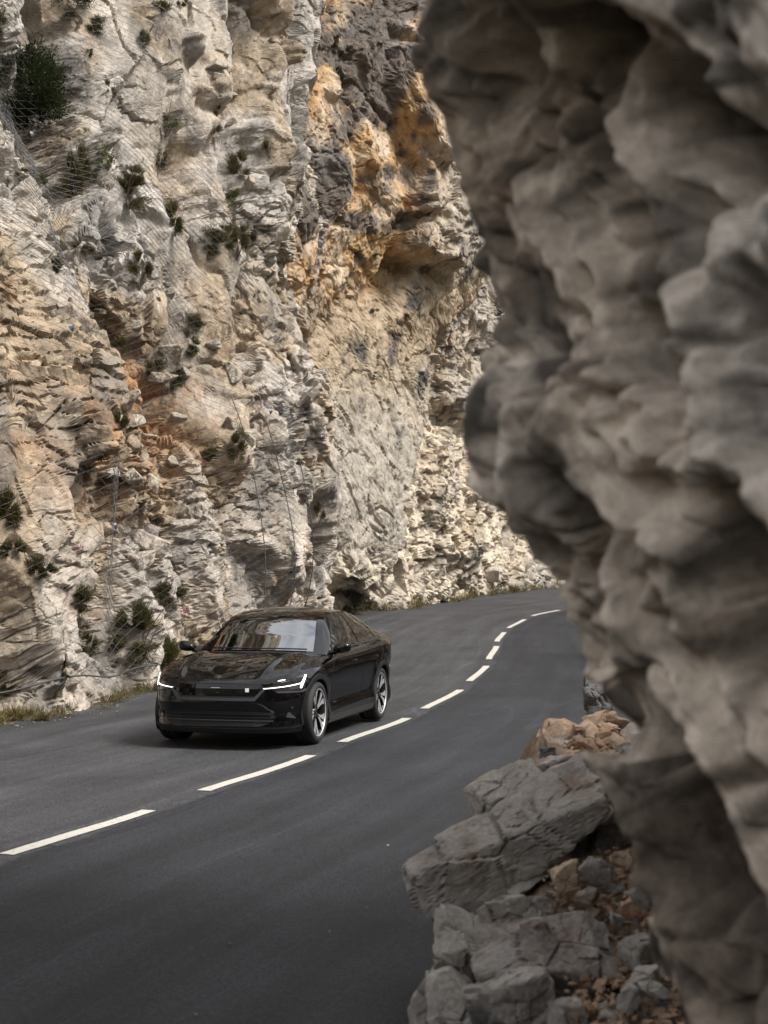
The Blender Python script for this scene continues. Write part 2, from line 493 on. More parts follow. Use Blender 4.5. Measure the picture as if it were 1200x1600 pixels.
# ---------------- left cliff: foot curve (z = 0) and top curve (z = 17)
LT = np.arange(9.)
LF = [(-9.5, 5), (-6.3, 13), (-4.75, 18.2), (-3.78, 22.3), (-4.1, 25.2), (-3.05, 30), (-1.75, 37), (-2.1, 39.5), (-6.5, 43)]
LTOP = [(-16, 9), (-12.5, 17), (-9.9, 22.5), (-8.4, 26), (-7.2, 29), (-4.6, 33), (-2.35, 37.2), (-3.2, 40.5), (-9, 46)]
def left_cliff():
    n0, m0 = 420, 420
    t = np.linspace(0, 8, n0)
    F = curve_at(LT, LF, t); T = curve_at(LT, LTOP, t)
    zz = np.r_[np.linspace(-0.4, 18, m0 - 50), np.linspace(18.3, 34, 50)]
    P = np.zeros((n0, m0, 3), np.float32)
    g = np.clip(zz / 17, -0.05, 3)
    g = np.where(g > 0, g ** 1.05, g)
    g = np.where(g > 1.05, 1.05 + (g - 1.05) * 0.55, g)
    P[..., :2] = F[:, None, :] + (T - F)[:, None, :] * g[None, :, None]
    P[..., 2] = zz[None, :] + road_z(F[:, 1])[:, None]
    N = normals(P)
    N = N * np.sign(N[:, :, :1].mean() + 1e-6)          # towards the road (+x)
    t2 = np.broadcast_to(t[:, None], (n0, m0)); z2 = np.broadcast_to(zz[None, :], (n0, m0))
    W = P + 0.55 * np.stack([fbm(P * 0.55, 11, 3), fbm(P * 0.55, 12, 3), fbm(P * 0.55, 13, 3)], -1)
    rm = smoothstep(-.15, .35, fbm(P * .35, 34, 3) + .15 * smoothstep(9, 4, z2))
    PF = np.zeros_like(P); PF[..., :2] = F[:, None, :]; PF[..., 2] = z2                 # wall coordinates: slabs lean with the wall
    PF = PF + .5 * np.stack([fbm(P * .45, 35, 3), fbm(P * .45, 36, 3), fbm(P * .45, 37, 3)], -1)
    D = 0.6 * fbm(P * 0.3, 21, 3)
    fs, es, hs = facets(PF * np.array([.42, .42, .13]), 105, 1.0)
    D += 1.05 * fs - .40 * smoothstep(.07, 0, es)
    f0, e0, h0 = facets(W * np.array([.40, .40, .26]), 101, 1.0)
    D += 0.55 * f0
    f1, e1, h1 = facets(W * np.array([.95, .95, .62]) + 5, 111, 1.0)
    D += 0.36 * f1 * (.15 + .85 * rm)
    # hollow behind the near buttress, gullies beside the net, stones heaped at the foot
    D -= 0.75 * np.exp(-((t2 - 3.75 + 0.05 * z2) / 0.42) ** 2) * smoothstep(3.6, 1.2, z2)
    D -= 0.55 * np.exp(-((t2 - 4.55 - 0.02 * z2) / 0.16) ** 2) * smoothstep(4, 6.5, z2)
    D -= 0.5 * np.exp(-((t2 - 5.35) / 0.10) ** 2) * smoothstep(5, 8, z2)
    D += 0.30 * smoothstep(1.1, 0.0, z2) * (0.6 + 0.6 * fbm(P * 0.8, 55, 2))
    D = D * (0.40 + 0.60 * smoothstep(-0.2, 1.4, z2))
    D = blur(blur(D, 1, 0), 1, 1)
    Q0 = P + N * D[..., None]
    Q0[..., 2] += 0.10 * fbm(P * .7, 57, 2)
    G = np.concatenate([Q0, t2[..., None], z2[..., None]], -1)
    nu, nv = 860, 820
    G = respace(G, nu, 0); G = respace(G, nv, 1)
    P = G[..., :3]; t2 = G[..., 3]; z2 = G[..., 4]
    N = normals(blur(blur(P, 4, 0), 4, 1))
    N = N * np.sign(N[:, :, :1].mean() + 1e-6)
    U, Vp, _ = project(P)
    blocky = smoothstep(-.12, .30, fbm(P * 0.4 + 3, 31, 3) + 0.16 * smoothstep(7, 2, z2) - .10)
    strat = smoothstep(-.2, .3, fbm(P * np.array([.2, .2, .35]) + 9, 32, 3) + .3 * smoothstep(4, 3, t2) * smoothstep(9, 4, z2))
    calm = smoothstep(7.0, 10.5, z2 + 1.2 * fbm(P * .3, 33, 2)) * smoothstep(5.4, 4.8, t2)     # smoother pale slabs high up
    blocky = blocky * (1 - .75 * calm); strat = strat * (1 - .6 * calm)
    W1 = P + 0.30 * np.stack([fbm(P * 0.9, 17, 3), fbm(P * 0.9, 18, 3), fbm(P * 0.9, 19, 3)], -1)
    fa, ea, h1 = facets(W1 * np.array([1.5, 1.5, 1.15]), 151, 1.0)
    D = 0.24 * fa * (.15 + .9 * blocky) - 0.13 * smoothstep(0.07, 0.0, ea) * blocky
    # bedding: flat cells dipping gently
    dip = W1.copy(); dip[..., 2] = P[..., 2] - 0.16 * P[..., 0] + 0.12 * P[..., 1] + .25 * fbm(P * .6, 41, 2)
    f2, e2, h2 = facets(dip * np.array([1.9, 1.9, 4.6]), 121, 1.0)
    D += (0.09 * f2 - 0.07 * smoothstep(0.08, 0.0, e2)) * strat
    W2 = P + 0.12 * np.stack([fbm(P * 2.2, 14, 2), fbm(P * 2.2, 15, 2), fbm(P * 2.2, 16, 2)], -1)
    f3, e3, h3_ = facets(W2 * np.array([2.7, 2.7, 2.5]), 131, .9)
    D += 0.12 * f3 * (0.12 + 0.9 * blocky) - 0.05 * smoothstep(0.10, 0.0, e3) * blocky
    f4, e4, h4 = facets(W2 * np.array([5.5, 5.5, 6.0]), 141, .9)
    D += 0.022 * f4 * blocky
    # long joints running down the wall
    jn = fbm(np.stack([t2 * 2.4 + .1 * z2, z2 * .22, 0 * z2], -1) + .15 * np.stack([fbm(P * 1.2, 38, 3)] * 3, -1), 39, 2)
    D -= .16 * smoothstep(.035, 0, np.abs(jn)) * (1 - .5 * strat)
    D += 0.012 * fbm(P * 6, 51, 3, .6)
    D = D * (0.5 + 0.5 * smoothstep(-0.2, .8, z2))
    Q = P + N * D[..., None]
    # colours
    c1 = fbm(P * 0.35, 61, 4); c2 = fbm(P * np.array([.8, .8, .5]) + 7, 62, 4); c3 = fbm(P * 1.7, 63, 4)
    tint = np.broadcast_to(CREAM, (nu, nv, 3)).copy()
    tint = lerp(tint, GREY, (smoothstep(-.15, .35, c1 + .25 * smoothstep(6, 12, z2)) * .7)[..., None])
    warm = smoothstep(-.08, .32, c2 + .62 * np.exp(-((z2 - 4.6) / 2.2) ** 2) * smoothstep(5.6, 4.2, t2) - .1)
    tint = lerp(tint, WARM * .82, (warm * .8)[..., None])
    ru, rv = (U - 165) / 150, (Vp - 660) / 110
    rust = np.exp(-(ru * ru + rv * rv)) * smoothstep(-.25, .35, c3 + .1) + smoothstep(.38, .6, c3) * .35 * smoothstep(9, 4, z2)
    tint = lerp(tint, RUST, np.clip(rust, 0, .85)[..., None])
    dk = smoothstep(.06, .42, fbm(P * np.array([1.1, 1.1, .5]) + 20, 64, 5)) * .75
    tint = lerp(tint, GREY * .42, dk[..., None] * .85)
    tint *= (1 + .20 * (h3_ + h1))[..., None]
    tint *= (1 + .18 * h4)[..., None]
    me = np_mesh('cliff_left', Q, grid_faces(nu, nv), np.clip(tint, .02, .8))
    o = link_mesh('cliff_left', me, rock_mat, smooth=False)
    tag(o, 'tall cream and grey limestone cliff beside the left lane', kind='structure')
    return dict(t=t2, z=z2, P=P, N=N, Q=Q, obj=o)
LC = left_cliff()

# ---------------- far cliff
FT = np.arange(8.)
FF = [(-6, 34), (-2.6, 40.2), (-0.55, 43.6), (2.3, 49.6), (6.8, 58.2), (12, 64), (20, 69), (34, 72)]
FTOP = [(-7, 37), (-3.2, 42.8), (-.2, 46.0), (2.5, 50.6), (6.2, 58.4), (11.5, 65), (19.5, 70), (34, 74)]
def far_cliff():
    n0, m0 = 360, 360
    t = np.linspace(0, 7, n0)
    F = curve_at(FT, FF, t); T = curve_at(FT, FTOP, t)
    zz = np.r_[np.linspace(-0.8, 26, m0 - 40), np.linspace(26.4, 44, 40)]
    P = np.zeros((n0, m0, 3), np.float32)
    g = np.clip(zz / 24, -.03, 2)
    P[..., :2] = F[:, None, :] + (T - F)[:, None, :] * g[None, :, None]
    P[..., 2] = zz[None, :] + road_z(F[:, 1])[:, None]
    N = normals(P)
    N = N * np.sign(-(N[:, :, 1].mean()) + 1e-6)
    t2 = np.broadcast_to(t[:, None], (n0, m0)); z2 = np.broadcast_to(zz[None, :], (n0, m0))
    def masks(P):
        U, Vp, _ = project(P)
        # ridge that ends the smooth slab
        rid = np.interp(Vp, [-400, 300, 480, 520, 600, 660, 700, 760, 850, 930], [760, 745, 690, 657, 655, 645, 625, 612, 606, 596])
        left = smoothstep(6, -4, U - rid + 7 * fbm(P * 0.9, 71, 3))
        slab = left * smoothstep(430, 520, Vp + .35 * (U - 560) + 18 * fbm(P * .6, 72, 3)) * smoothstep(905, 850, Vp + 14 * fbm(P, 73, 2))
        return U, Vp, left, slab
    U, Vp, left, slab = masks(P)
    W = P + 0.8 * np.stack([fbm(P * 0.4, 81, 3), fbm(P * 0.4, 82, 3), fbm(P * 0.4, 83, 3)], -1)
    f0, e0, h0 = facets(W * np.array([.22, .22, .15]), 201, .9)
    f1, e1, h1 = facets(W * np.array([.55, .55, .45]) + 5, 211, 1.0)
    D = 0.6 * fbm(P * 0.2, 22, 3) * (1 - .8 * slab) + (1.1 * f0 + .4 * f1) * (1 - .88 * slab)
    D += .7 * left * smoothstep(940, 800, Vp) * smoothstep(100, 480, Vp)          # the slab stands proud of the right-hand face
    D += 1.8 * smoothstep(8, 14, z2 - .4 * (t2 - 2)) * smoothstep(3.9, 2.6, t2)    # dark overhanging brow at the top
    D *= (.4 + .6 * smoothstep(-.3, 2.0, z2))
    D = blur(blur(D, 1, 0), 1, 1)
    Q0 = P + N * D[..., None]
    G = np.concatenate([Q0, P, t2[..., None], z2[..., None]], -1)
    nu, nv = 470, 560
    G = respace(G, nu, 0); G = respace(G, nv, 1)
    P = G[..., :3]; t2 = G[..., 6]; z2 = G[..., 7]
    N = normals(blur(blur(P, 4, 0), 4, 1))
    N = N * np.sign(-(N[:, :, 1].mean()) + 1e-6)
    _, _, left, slab = masks(G[..., 3:6])
    U, Vp, _ = project(P)
    rough = (1 - .85 * slab) * (1 - .55 * smoothstep(560, 400, Vp))
    W = P + 0.3 * np.stack([fbm(P * 0.8, 84, 3), fbm(P * 0.8, 85, 3), fbm(P * 0.8, 86, 3)], -1)
    f2, e2, h2 = facets(W * np.array([.95, .95, 1.15]), 221, 1.0)
    f3, e3, h3_ = facets(W * np.array([2.6, 2.6, 3.2]), 231, 1.0)
    D = (.22 * f2 - .16 * smoothstep(.08, 0, e2)) * rough
    D += (.11 * f3 - .05 * smoothstep(.1, 0, e3)) * (.04 + .96 * rough)
    D += .07 * fbm(P * np.array([1.2, 1.2, 2.0]), 91, 5, .6) + .03 * fbm(P * 5, 92, 3)
    js = fbm(np.stack([P[..., 0] * .9 + P[..., 2] * .55, P[..., 1] * .3, (P[..., 2] * .8 - P[..., 0] * .5) * .22], -1) * 1.1 + .2 * fbm(P, 93, 2)[..., None], 94, 3)
    D -= slab * (.14 * smoothstep(.04, 0, np.abs(js)) - .10 * js)
    f5, e5, h5 = facets(W * np.array([.6, .6, .35]) + 2, 241, .8)
    D += slab * (.08 * f5 - .05 * smoothstep(.04, 0, e5))
    Q = P + N * D[..., None]
    c1 = fbm(P * .22, 161, 4); c2 = fbm(P * .6 + 7, 162, 4); c3 = fbm(P * 1.4, 163, 4)
    tint = np.broadcast_to(np.array([.56, .485, .385]), (nu, nv, 3)).copy()
    tint = lerp(tint, GREY, (smoothstep(0, .4, c1) * .6)[..., None])
    tint = lerp(tint, WARM, (smoothstep(.0, .4, c2) * .6 * smoothstep(950, 800, Vp))[..., None])
    up = smoothstep(680, 470, Vp + .12 * (U - 600) + 50 * c2)                       # orange upper wall
    edge = smoothstep(640, 760, U + 70 * c2)                                       # the grey flank to the right
    tint = lerp(tint, ORANGE, (up * (1 - .75 * edge) * (.35 + .65 * smoothstep(-.35, .25, c3 + .3 * c2)))[..., None])
    tint = lerp(tint, np.array([.36, .33, .29]), (up * edge * .8)[..., None])
    tint = lerp(tint, SCREE, (slab * .9)[..., None])
    tint = lerp(tint, WARM * 1.02, (slab * smoothstep(720, 520, Vp + 60 * c2) * .85)[..., None])
    # water-stained black streaks
    sv = (U - 600) * .5 + Vp
    band = np.exp(-(((U - 552 - .45 * (150 - Vp)) / 88) ** 2)) * smoothstep(390, 250, Vp + 70 * c2 - .3 * (U - 560))
    band2 = np.exp(-((Vp - 345 - .05 * (U - 560)) / 22) ** 2) * .7 * smoothstep(700, 600, U)
    SA = np.stack([P[..., 0] * .8 - P[..., 2] * .45, P[..., 1] * .5, (P[..., 0] * .45 + P[..., 2] * .8) * .16], -1)
    strk = fbm(SA * 1.5 + 31, 164, 5)
    black = smoothstep(.25, .85, band * .95 + 1.2 * strk + .5 * c3) + smoothstep(.35, .7, band2 + .8 * c3) * .8 + smoothstep(.3, .6, c3 + .5 * strk) * .45 * up
    tint = lerp(tint, np.array([.095, .09, .088]), np.clip(black, 0, .88)[..., None])
    dk2 = smoothstep(.2, .5, fbm(P * np.array([.9, .9, .5]) + 40, 165, 5)) * .45 * (1 - slab)
    tint = lerp(tint, GREY * .4, dk2[..., None])
    tint *= (1 + .22 * (h3_ + h2) * rough)[..., None]
    me = np_mesh('cliff_far', Q, grid_faces(nu, nv, True), np.clip(tint, .02, .8))
    o = link_mesh('cliff_far', me, rock_mat, smooth=False)
    tag(o, 'orange and cream cliff with black streaks behind the bend', kind='structure')
    return dict(P=P, N=N, Q=Q, obj=o)
FC = far_cliff()

# separate angular blocks lodged in the cliff faces
def hull_block(seed):
    rs = np.random.RandomState(seed)
    bm = bmesh.new()
    for p in rs.uniform(-.5, .5, (15, 3)) * np.array([1.25, 1.0, .8]): bm.verts.new(p)
    r = bmesh.ops.convex_hull(bm, input=bm.verts[:])
    bmesh.ops.delete(bm, geom=[v for v in bm.verts if not v.link_faces], context='VERTS')
    bmesh.ops.bevel(bm, geom=bm.edges[:], offset=.035, segments=1, affect='EDGES')
    me = bpy.data.meshes.new('rock_block'); bm.to_mesh(me); bm.free()
    a = me.color_attributes.new('tint', 'FLOAT_COLOR', 'POINT')
    c = np.ones((len(me.vertices), 4), np.float32); c[:, :3] = CREAM * rs.uniform(.85, 1.1) * np.array([1, .985, .96]) ** rs.uniform(0, 2)
    a.data.foreach_set('color', c.ravel())
    me.materials.append(rock_mat)
    return me
BLOCKS = [hull_block(900 + k) for k in range(14)]
def lodge(D, n, box, smin, smax, seed):
    rs = np.random.RandomState(seed)
    U, V, dp = project(D['Q'])
    fac = (D['N'] * (np.array([0, 0, CAM_H]) - D['Q'])).sum(-1) > 0
    m = np.argwhere((U > box[0]) & (U < box[1]) & (V > box[2]) & (V < box[3]) & fac)
    for i, j in m[rs.choice(len(m), n)]:
        s = rs.uniform(smin, smax) * rs.uniform(.6, 1)
        o = bpy.data.objects.new('rock_block', BLOCKS[rs.randint(14)]); COL.objects.link(o); o.parent = D['obj']
        o.location = D['Q'][i, j] - D['N'][i, j] * s * .12
        o.scale = (s * rs.uniform(.8, 1.4), s, s * rs.uniform(.6, 1.0)); o.rotation_euler = (rs.normal(0, .25), rs.normal(0, .25), rs.uniform(0, 6.28))
lodge(LC, 95, (200, 440, 380, 900), .28, .62, 1)
lodge(LC, 50, (0, 260, 420, 1080), .22, .5, 2)
lodge(LC, 26, (330, 470, 0, 500), .35, .8, 3)
lodge(FC, 60, (630, 860, 540, 915), .4, 1.0, 4)
# ================================================================ near rock outcrop on the right
EDGE = [(560, -420), (585, -150), (610, 0), (640, 40), (655, 110), (690, 190), (715, 260), (730, 340), (747, 390), (770, 450), (781, 480), (769, 520), (755, 590), (721, 640),
        (719, 665), (728, 710), (742, 770), (780, 815), (838, 858), (868, 900), (888, 970), (918, 1020), (926, 1060), (958, 1110), (957, 1150), (934, 1185),
        (940, 1230), (975, 1300), (1008, 1380), (1018, 1470), (1050, 1540), (1078, 1605), (1110, 1720), (1150, 1900)]
def outcrop():
    E = np.array([at(u, v, 3.0) for u, v in EDGE])[::-1]
    nz, nt = 520, 420
    z = np.r_[np.linspace(-0.3, 0.5, 30), np.linspace(0.52, 3.25, nz - 100), np.linspace(3.3, 8.5, 70)]
    xe = np.interp(z, E[:, 2], E[:, 0])
    top = np.maximum(0, z - 3.3)
    xe = xe - .55 * top  # top above the view leans out overhead, shaped to shade the near road
    es = blur(blur(xe, 110, 0), 60, 0)            # the broad lean of the face; the bumps of its edge stay near the edge
    tk = np.arange(9.)
    t = np.r_[np.linspace(0, 1.6, 40), np.linspace(1.62, 5.4, nt - 70), np.linspace(5.5, 8, 30)]
    P = np.zeros((nt, nz, 3))
    for j in range(nz):
        e = xe[j]; s = es[j]
        over = -.55 * top[j]
        K = [(3.8 + over * .9, -7.0), (2.2 + over * .9, -0.8), (1.35 + over * .9 , 0.9), (max(.70, s - over + .42) + over * .97, 2.0), (lerp(s, e, .35) + .17, 2.62), (e, 3.0), (e + .22, 3.45), (e + 1.0, 4.5), (3.4 + over * .5, 6.5)]
        P[:, j, :2] = curve_at(tk, K, t)
    P[..., 2] = z[None, :]
    N = normals(P)
    N = N * np.sign(-N[nt // 2, :, 0].mean())
    # relief stretched along a diagonal that runs down to the right
    seg = np.linalg.norm(np.diff(P[..., :2], axis=0), axis=-1)
    arc = np.concatenate([np.zeros((1, nz)), np.cumsum(seg, axis=0)]); arc = arc[np.argmin(np.abs(t - 5.0))][None] - arc
    ca, sa = math.cos(R(27)), math.sin(R(27))
    A = np.stack([arc * ca + P[..., 2] * sa, 0 * arc + 3.3, (-arc * sa + P[..., 2] * ca) * 0.30], -1)
    A = A + .05 * np.stack([fbm(P * 1.6, 301, 3), fbm(P * 1.6, 302, 3), fbm(P * 1.6, 303, 3)], -1)
    n1 = fbm(A * 2.4, 311, 3); n2 = fbm(A * 6.5 + 3, 312, 4); n3 = fbm(P * 15, 313, 4, .6); n4 = fbm(A * np.array([15, 15, 9.]) + 8, 314, 3)
    edge = np.exp(-((t - 5.0) / 0.35) ** 2)[:, None]
    D = .10 * n1 + .05 * n2 + .035 * n3 + .025 * n4
    f1, e1, h1 = facets(A * np.array([3.6, 1., 3.6]) + .2 * np.stack([n2] * 3, -1), 321, .9)
    D += .05 * f1 - .05 * smoothstep(.05, 0, e1)
    rg = fbm(A * np.array([3.4, 1., 3.0]) + 21, 323, 3); rg2 = fbm(A * np.array([8., 1., 6.5]) + 31, 324, 3)
    D += .13 * (1 - 2.6 * np.abs(rg)) + .055 * (1 - 2.6 * np.abs(rg2)) - .11
    f2, e2, h2 = facets(A * np.array([9., 1., 9.]) + .2 * np.stack([n2] * 3, -1), 322, .9)
    D += .025 * f2 - .025 * smoothstep(.07, 0, e2)
    D -= .08 * smoothstep(.05, 0, np.abs(n2 + .1)) + .02 * smoothstep(.06, 0, np.abs(n4))
    pit = facets(P * 11 + .3 * np.stack([n2] * 3, -1), 345, 0)
    D -= .05 * smoothstep(.2, .55, pit[1]) * (pit[2] > .0)
    # deep pockets
    for (u, v, ru, rv, dep) in ((800, 110, 34, 50, .30), (855, 120, 24, 60, .28), (1030, 170, 70, 110, .30), (985, 570, 42, 120, .34), (930, 520, 30, 50, .2), (1150, 600, 60, 160, .22),
                                (1015, 350, 30, 60, .12), (1120, 960, 40, 130, .3), (985, 1180, 26, 90, .25), (1040, 1330, 22, 120, .26), (1120, 1450, 40, 110, .22),
                                (815, 590, 18, 60, .16), (850, 740, 26, 30, .16), (765, 650, 16, 16, .1), (900, 800, 30, 40, .12), (1180, 250, 50, 90, .2), (690, 130, 20, 60, .12)):
        U, Vp, dp = project(P)
        dd = ((U - u - .25 * (Vp - v)) / ru) ** 2 + ((Vp - v) / rv) ** 2
        D -= 1.35 * dep * np.exp(-dd ** 1.5) * (P[..., 1] < 3.4)
    D = blur(blur(D, 1, 0), 1, 1)
    D = D * (1 - .35 * edge)
    Q = P + N * D[..., None]
    # keep the outline where the picture has it: slide every level sideways
    for _ in range(3):
        U, Vp, dp = project(Q)
        m = (t > 3.2) & (t < 6.6)
        k = np.argmin(U[m], axis=0); jj = np.arange(nz)
        ua, va, da = U[m][k, jj], Vp[m][k, jj], dp[m][k, jj]
        EE = np.array(EDGE, float)
        want = np.interp(va, EE[:, 1], EE[:, 0])
        dx = (want - ua) * da / F_PX
        dx[z > 3.2] = dx[(z <= 3.2)][-1]
        dx = blur(dx, 22, 0)
        Q[..., 0] += dx[None] * smoothstep(3.9, 4.9, t)[:, None]
    tint = np.broadcast_to(np.array([.58, .495, .41]), P.shape).copy()
    c1 = fbm(P * 1.3, 351, 4); c2 = fbm(A * 2.5 + 4, 352, 4)
    tint = lerp(tint, np.array([.56, .51, .46]), (smoothstep(-.2, .4, c1) * .8)[..., None])
    tint = lerp(tint, np.array([.24, .165, .11]), (smoothstep(.12, .5, c2) * .7)[..., None])
    tint = lerp(tint, np.array([.06, .053, .047]), (np.clip(smoothstep(.08, .26, fbm(A * np.array([4.5, 1, 4.]) + 11, 353, 5)) + .7 * smoothstep(.10, .26, fbm(A * np.array([12, 1, 10.]) + 5, 355, 4)), 0, 1) * .8)[..., None])
    tint = lerp(tint, np.array([.17, .125, .09]), (smoothstep(1.5, .7, P[..., 2] + .5 * c1) * .7)[..., None])
    tint *= np.clip(1 + 1.1 * fbm(P * 7, 354, 4) + .9 * fbm(P * 22, 356, 3), .35, 1.18)[..., None]
    me = np_mesh('rock_outcrop', Q, grid_faces(nt, nz), np.clip(tint, .02, .7))
    o = link_mesh('rock_outcrop', me, rock_material('near_limestone', (.3, .27, .23), 4.0, .5), smooth=True)
    tag(o, 'large out of focus grey brown rock overhang filling the right side', 'rock outcrop')
    return o
outcrop()

# low rock bank that continues the outcrop along the right-hand verge
def bank():
    n, m = 220, 90
    s = np.linspace(5.5, 62, n)
    cx = np.interp(s, CL[:, 1], CL[:, 0]); off = np.interp(s, [5, 9, 14, 30, 62], [6.5, 5.6, 4.9, 4.6, 4.6])
    z = np.linspace(-.4, 3.6, m)
    P = np.zeros((n, m, 3))
    P[..., 0] = (cx + off)[:, None] + (z * .30)[None]
    P[..., 1] = s[:, None]
    P[..., 2] = z[None] * (0.9 + .3 * np.sin(s * .3))[:, None] + road_z(s)[:, None]
    f0, _, h = facets(P * .5, 401, 1.0); f1, _, h1 = facets(P * 1.5, 411, 1.0)
    P[..., 0] -= .9 * f0 + .35 * f1
    tint = np.broadcast_to(CREAM * .9, P.shape).copy()
    tint = lerp(tint, WARM, smoothstep(-.1, .4, fbm(P * .5, 421, 3))[..., None]) * (1 + .3 * h1)[..., None]
    o = link_mesh('cliff_right', np_mesh('cliff_right', P, grid_faces(n, m, True), tint), rock_mat, smooth=False)
    tag(o, 'low limestone bank along the right-hand verge', kind='structure')
bank()

# unseen slopes added behind and right of the camera to darken the car's reflections
def sky_block_hills():
    n, m = 160, 40
    az = np.linspace(R(62), R(292), n); q = np.linspace(0, 1, m)
    A_, Q_ = np.meshgrid(az, q, indexing='ij')
    rad = 55 + 90 * Q_
    hgt = (26 + 22 * fbm(np.stack([np.cos(A_) * 3, np.sin(A_) * 3, 0 * A_], -1), 431, 4)) * Q_ ** .8 * 1.5 - .5
    P = np.stack([np.sin(A_) * rad, np.cos(A_) * rad, hgt], -1)
    P[..., 2] += 4 * fbm(P * .06, 432, 4) * Q_
    tint = lerp(np.array([.035, .04, .02]), np.array([.14, .13, .105]), smoothstep(-.05, .35, fbm(P * .07, 433, 4))[..., None])
    o = link_mesh('sky_block_hills', np_mesh('sky_block_hills', P, grid_faces(n, m), tint), rock_mat, smooth=True)
    tag(o, 'unseen dark slopes across the gorge, added to block low sky', kind='structure')
sky_block_hills()

# ================================================================ rubble heap
def ico(sub):
    bm = bmesh.new(); bmesh.ops.create_icosphere(bm, subdivisions=sub, radius=1)
    V = np.array([v.co[:] for v in bm.verts]); F = np.array([[v.index for v in f.verts] for f in bm.faces]); bm.free()
    return V, F
ICO = {k: ico(k) for k in (2, 3, 5, 6)}
def stone_mesh(name, seed, dims, sub, rough=1.0, planes=13):
    """angular broken stone: a rounded intersection of random half-spaces, then fractured relief"""
    rs = np.random.RandomState(seed)
    V, F = ICO[sub]
    n = rs.normal(size=(planes, 3)); n /= np.linalg.norm(n, axis=1)[:, None]
    n = np.concatenate([n, np.eye(3), -np.eye(3)]); h = np.r_[rs.uniform(.55, 1.0, planes), np.full(6, 1.0)]
    q = (V @ n.T) / h
    ex = 26 if sub >= 5 else 30
    r = 1 / (np.clip(q, 1e-3, None) ** ex).sum(1) ** (1 / ex)
    dims = np.array(dims)
    P = V * r[:, None] * dims / 2
    sz = dims.mean()
    if sub >= 5:
        nn = V
        a = P / sz * 2.4 + seed
        f0, e0, _ = facets(a, seed * 3 + 1, 1.0); f1, e1, h1 = facets(a * 3 + .2 * np.stack([fbm(a, 1, 2)] * 3, -1), seed * 3 + 2, 1.0)
        f2, e2, h2 = facets(a * 9, seed * 3 + 3, 1.0)
        D = .07 * f0 - .035 * smoothstep(.05, 0, e0) + .012 * f1 - .008 * smoothstep(.05, 0, e1) + .014 * fbm(a * 3, seed, 4) + .008 * fbm(a * 9, seed + 5, 3)
        P = P + nn * (D * sz * rough)[:, None]
    elif sub == 3:
        P = P + V * (.02 * sz * fbm(P / sz * 3 + seed, seed, 3))[:, None]
    return np_mesh(name, P, F)

def stone_material(name, c1, c2, stain):
    t = NT(name)
    p = t.n('ShaderNodeBsdfPrincipled', Roughness=0.85); p.inputs['Specular IOR Level'].default_value = 0.25
    tc = t.n('ShaderNodeTexCoord'); oi = t.n('ShaderNodeObjectInfo')
    add = t.n('ShaderNodeVectorMath', operation='ADD'); t.l(tc.outputs['Object'], add.inputs[0]); t.l(oi.outputs['Location'], add.inputs[1])
    n1 = t.n('ShaderNodeTexNoise', Scale=5.0, Detail=9.0, Roughness=.65); t.l(add.outputs[0], n1.inputs['Vector'])
    n2 = t.n('ShaderNodeTexNoise', Scale=48.0, Detail=6.0, Roughness=.7); t.l(add.outputs[0], n2.inputs['Vector'])
    n3 = t.n('ShaderNodeTexNoise', Scale=3.1, Detail=7.0, Roughness=.7); t.l(add.outputs[0], n3.inputs['Vector'])
    mx = t.n('ShaderNodeMix', data_type='RGBA'); mx.inputs['A'].default_value = (*c1, 1); mx.inputs['B'].default_value = (*c2, 1)
    t.l(oi.outputs['Random'], mx.inputs['Factor'])
    r3 = t.n('ShaderNodeMapRange'); r3.inputs['From Min'].default_value = .52; r3.inputs['From Max'].default_value = .68; t.l(n3.outputs['Fac'], r3.inputs['Value'])
    mx2 = t.n('ShaderNodeMix', data_type='RGBA'); mx2.inputs['B'].default_value = (*stain, 1)
    t.l(r3.outputs[0], mx2.inputs['Factor']); t.l(mx.outputs['Result'], mx2.inputs['A'])
    r1 = t.n('ShaderNodeMapRange'); r1.inputs['From Min'].default_value = .3; r1.inputs['From Max'].default_value = .7
    r1.inputs['To Min'].default_value = .65; r1.inputs['To Max'].default_value = 1.3; t.l(n1.outputs['Fac'], r1.inputs['Value'])
    r2 = t.n('ShaderNodeMapRange'); r2.inputs['From Min'].default_value = .3; r2.inputs['From Max'].default_value = .7
    r2.inputs['To Min'].default_value = .75; r2.inputs['To Max'].default_value = 1.25; t.l(n2.outputs['Fac'], r2.inputs['Value'])
    mm = t.n('ShaderNodeMath', operation='MULTIPLY'); t.l(r1.outputs[0], mm.inputs[0]); t.l(r2.outputs[0], mm.inputs[1])
    vm = t.n('ShaderNodeVectorMath', operation='SCALE'); t.l(mx2.outputs['Result'], vm.inputs[0]); t.l(mm.outputs[0], vm.inputs['Scale'])
    t.l(vm.outputs[0], p.inputs['Base Color'])
    t.l(facet_bump(t, add.outputs[0], 4.0, .26), p.inputs['Normal'])
    return t.surf(p.outputs[0])
stone_grey = stone_material('grey_stone', (.24, .22, .20), (.31, .285, .255), (.15, .105, .08))
stone_tan = stone_material('tan_stone', (.29, .19, .125), (.37, .29, .215), (.24, .13, .08))
stone_dark = stone_material('dark_stone', (.10, .10, .105), (.14, .135, .135), (.07, .065, .06))

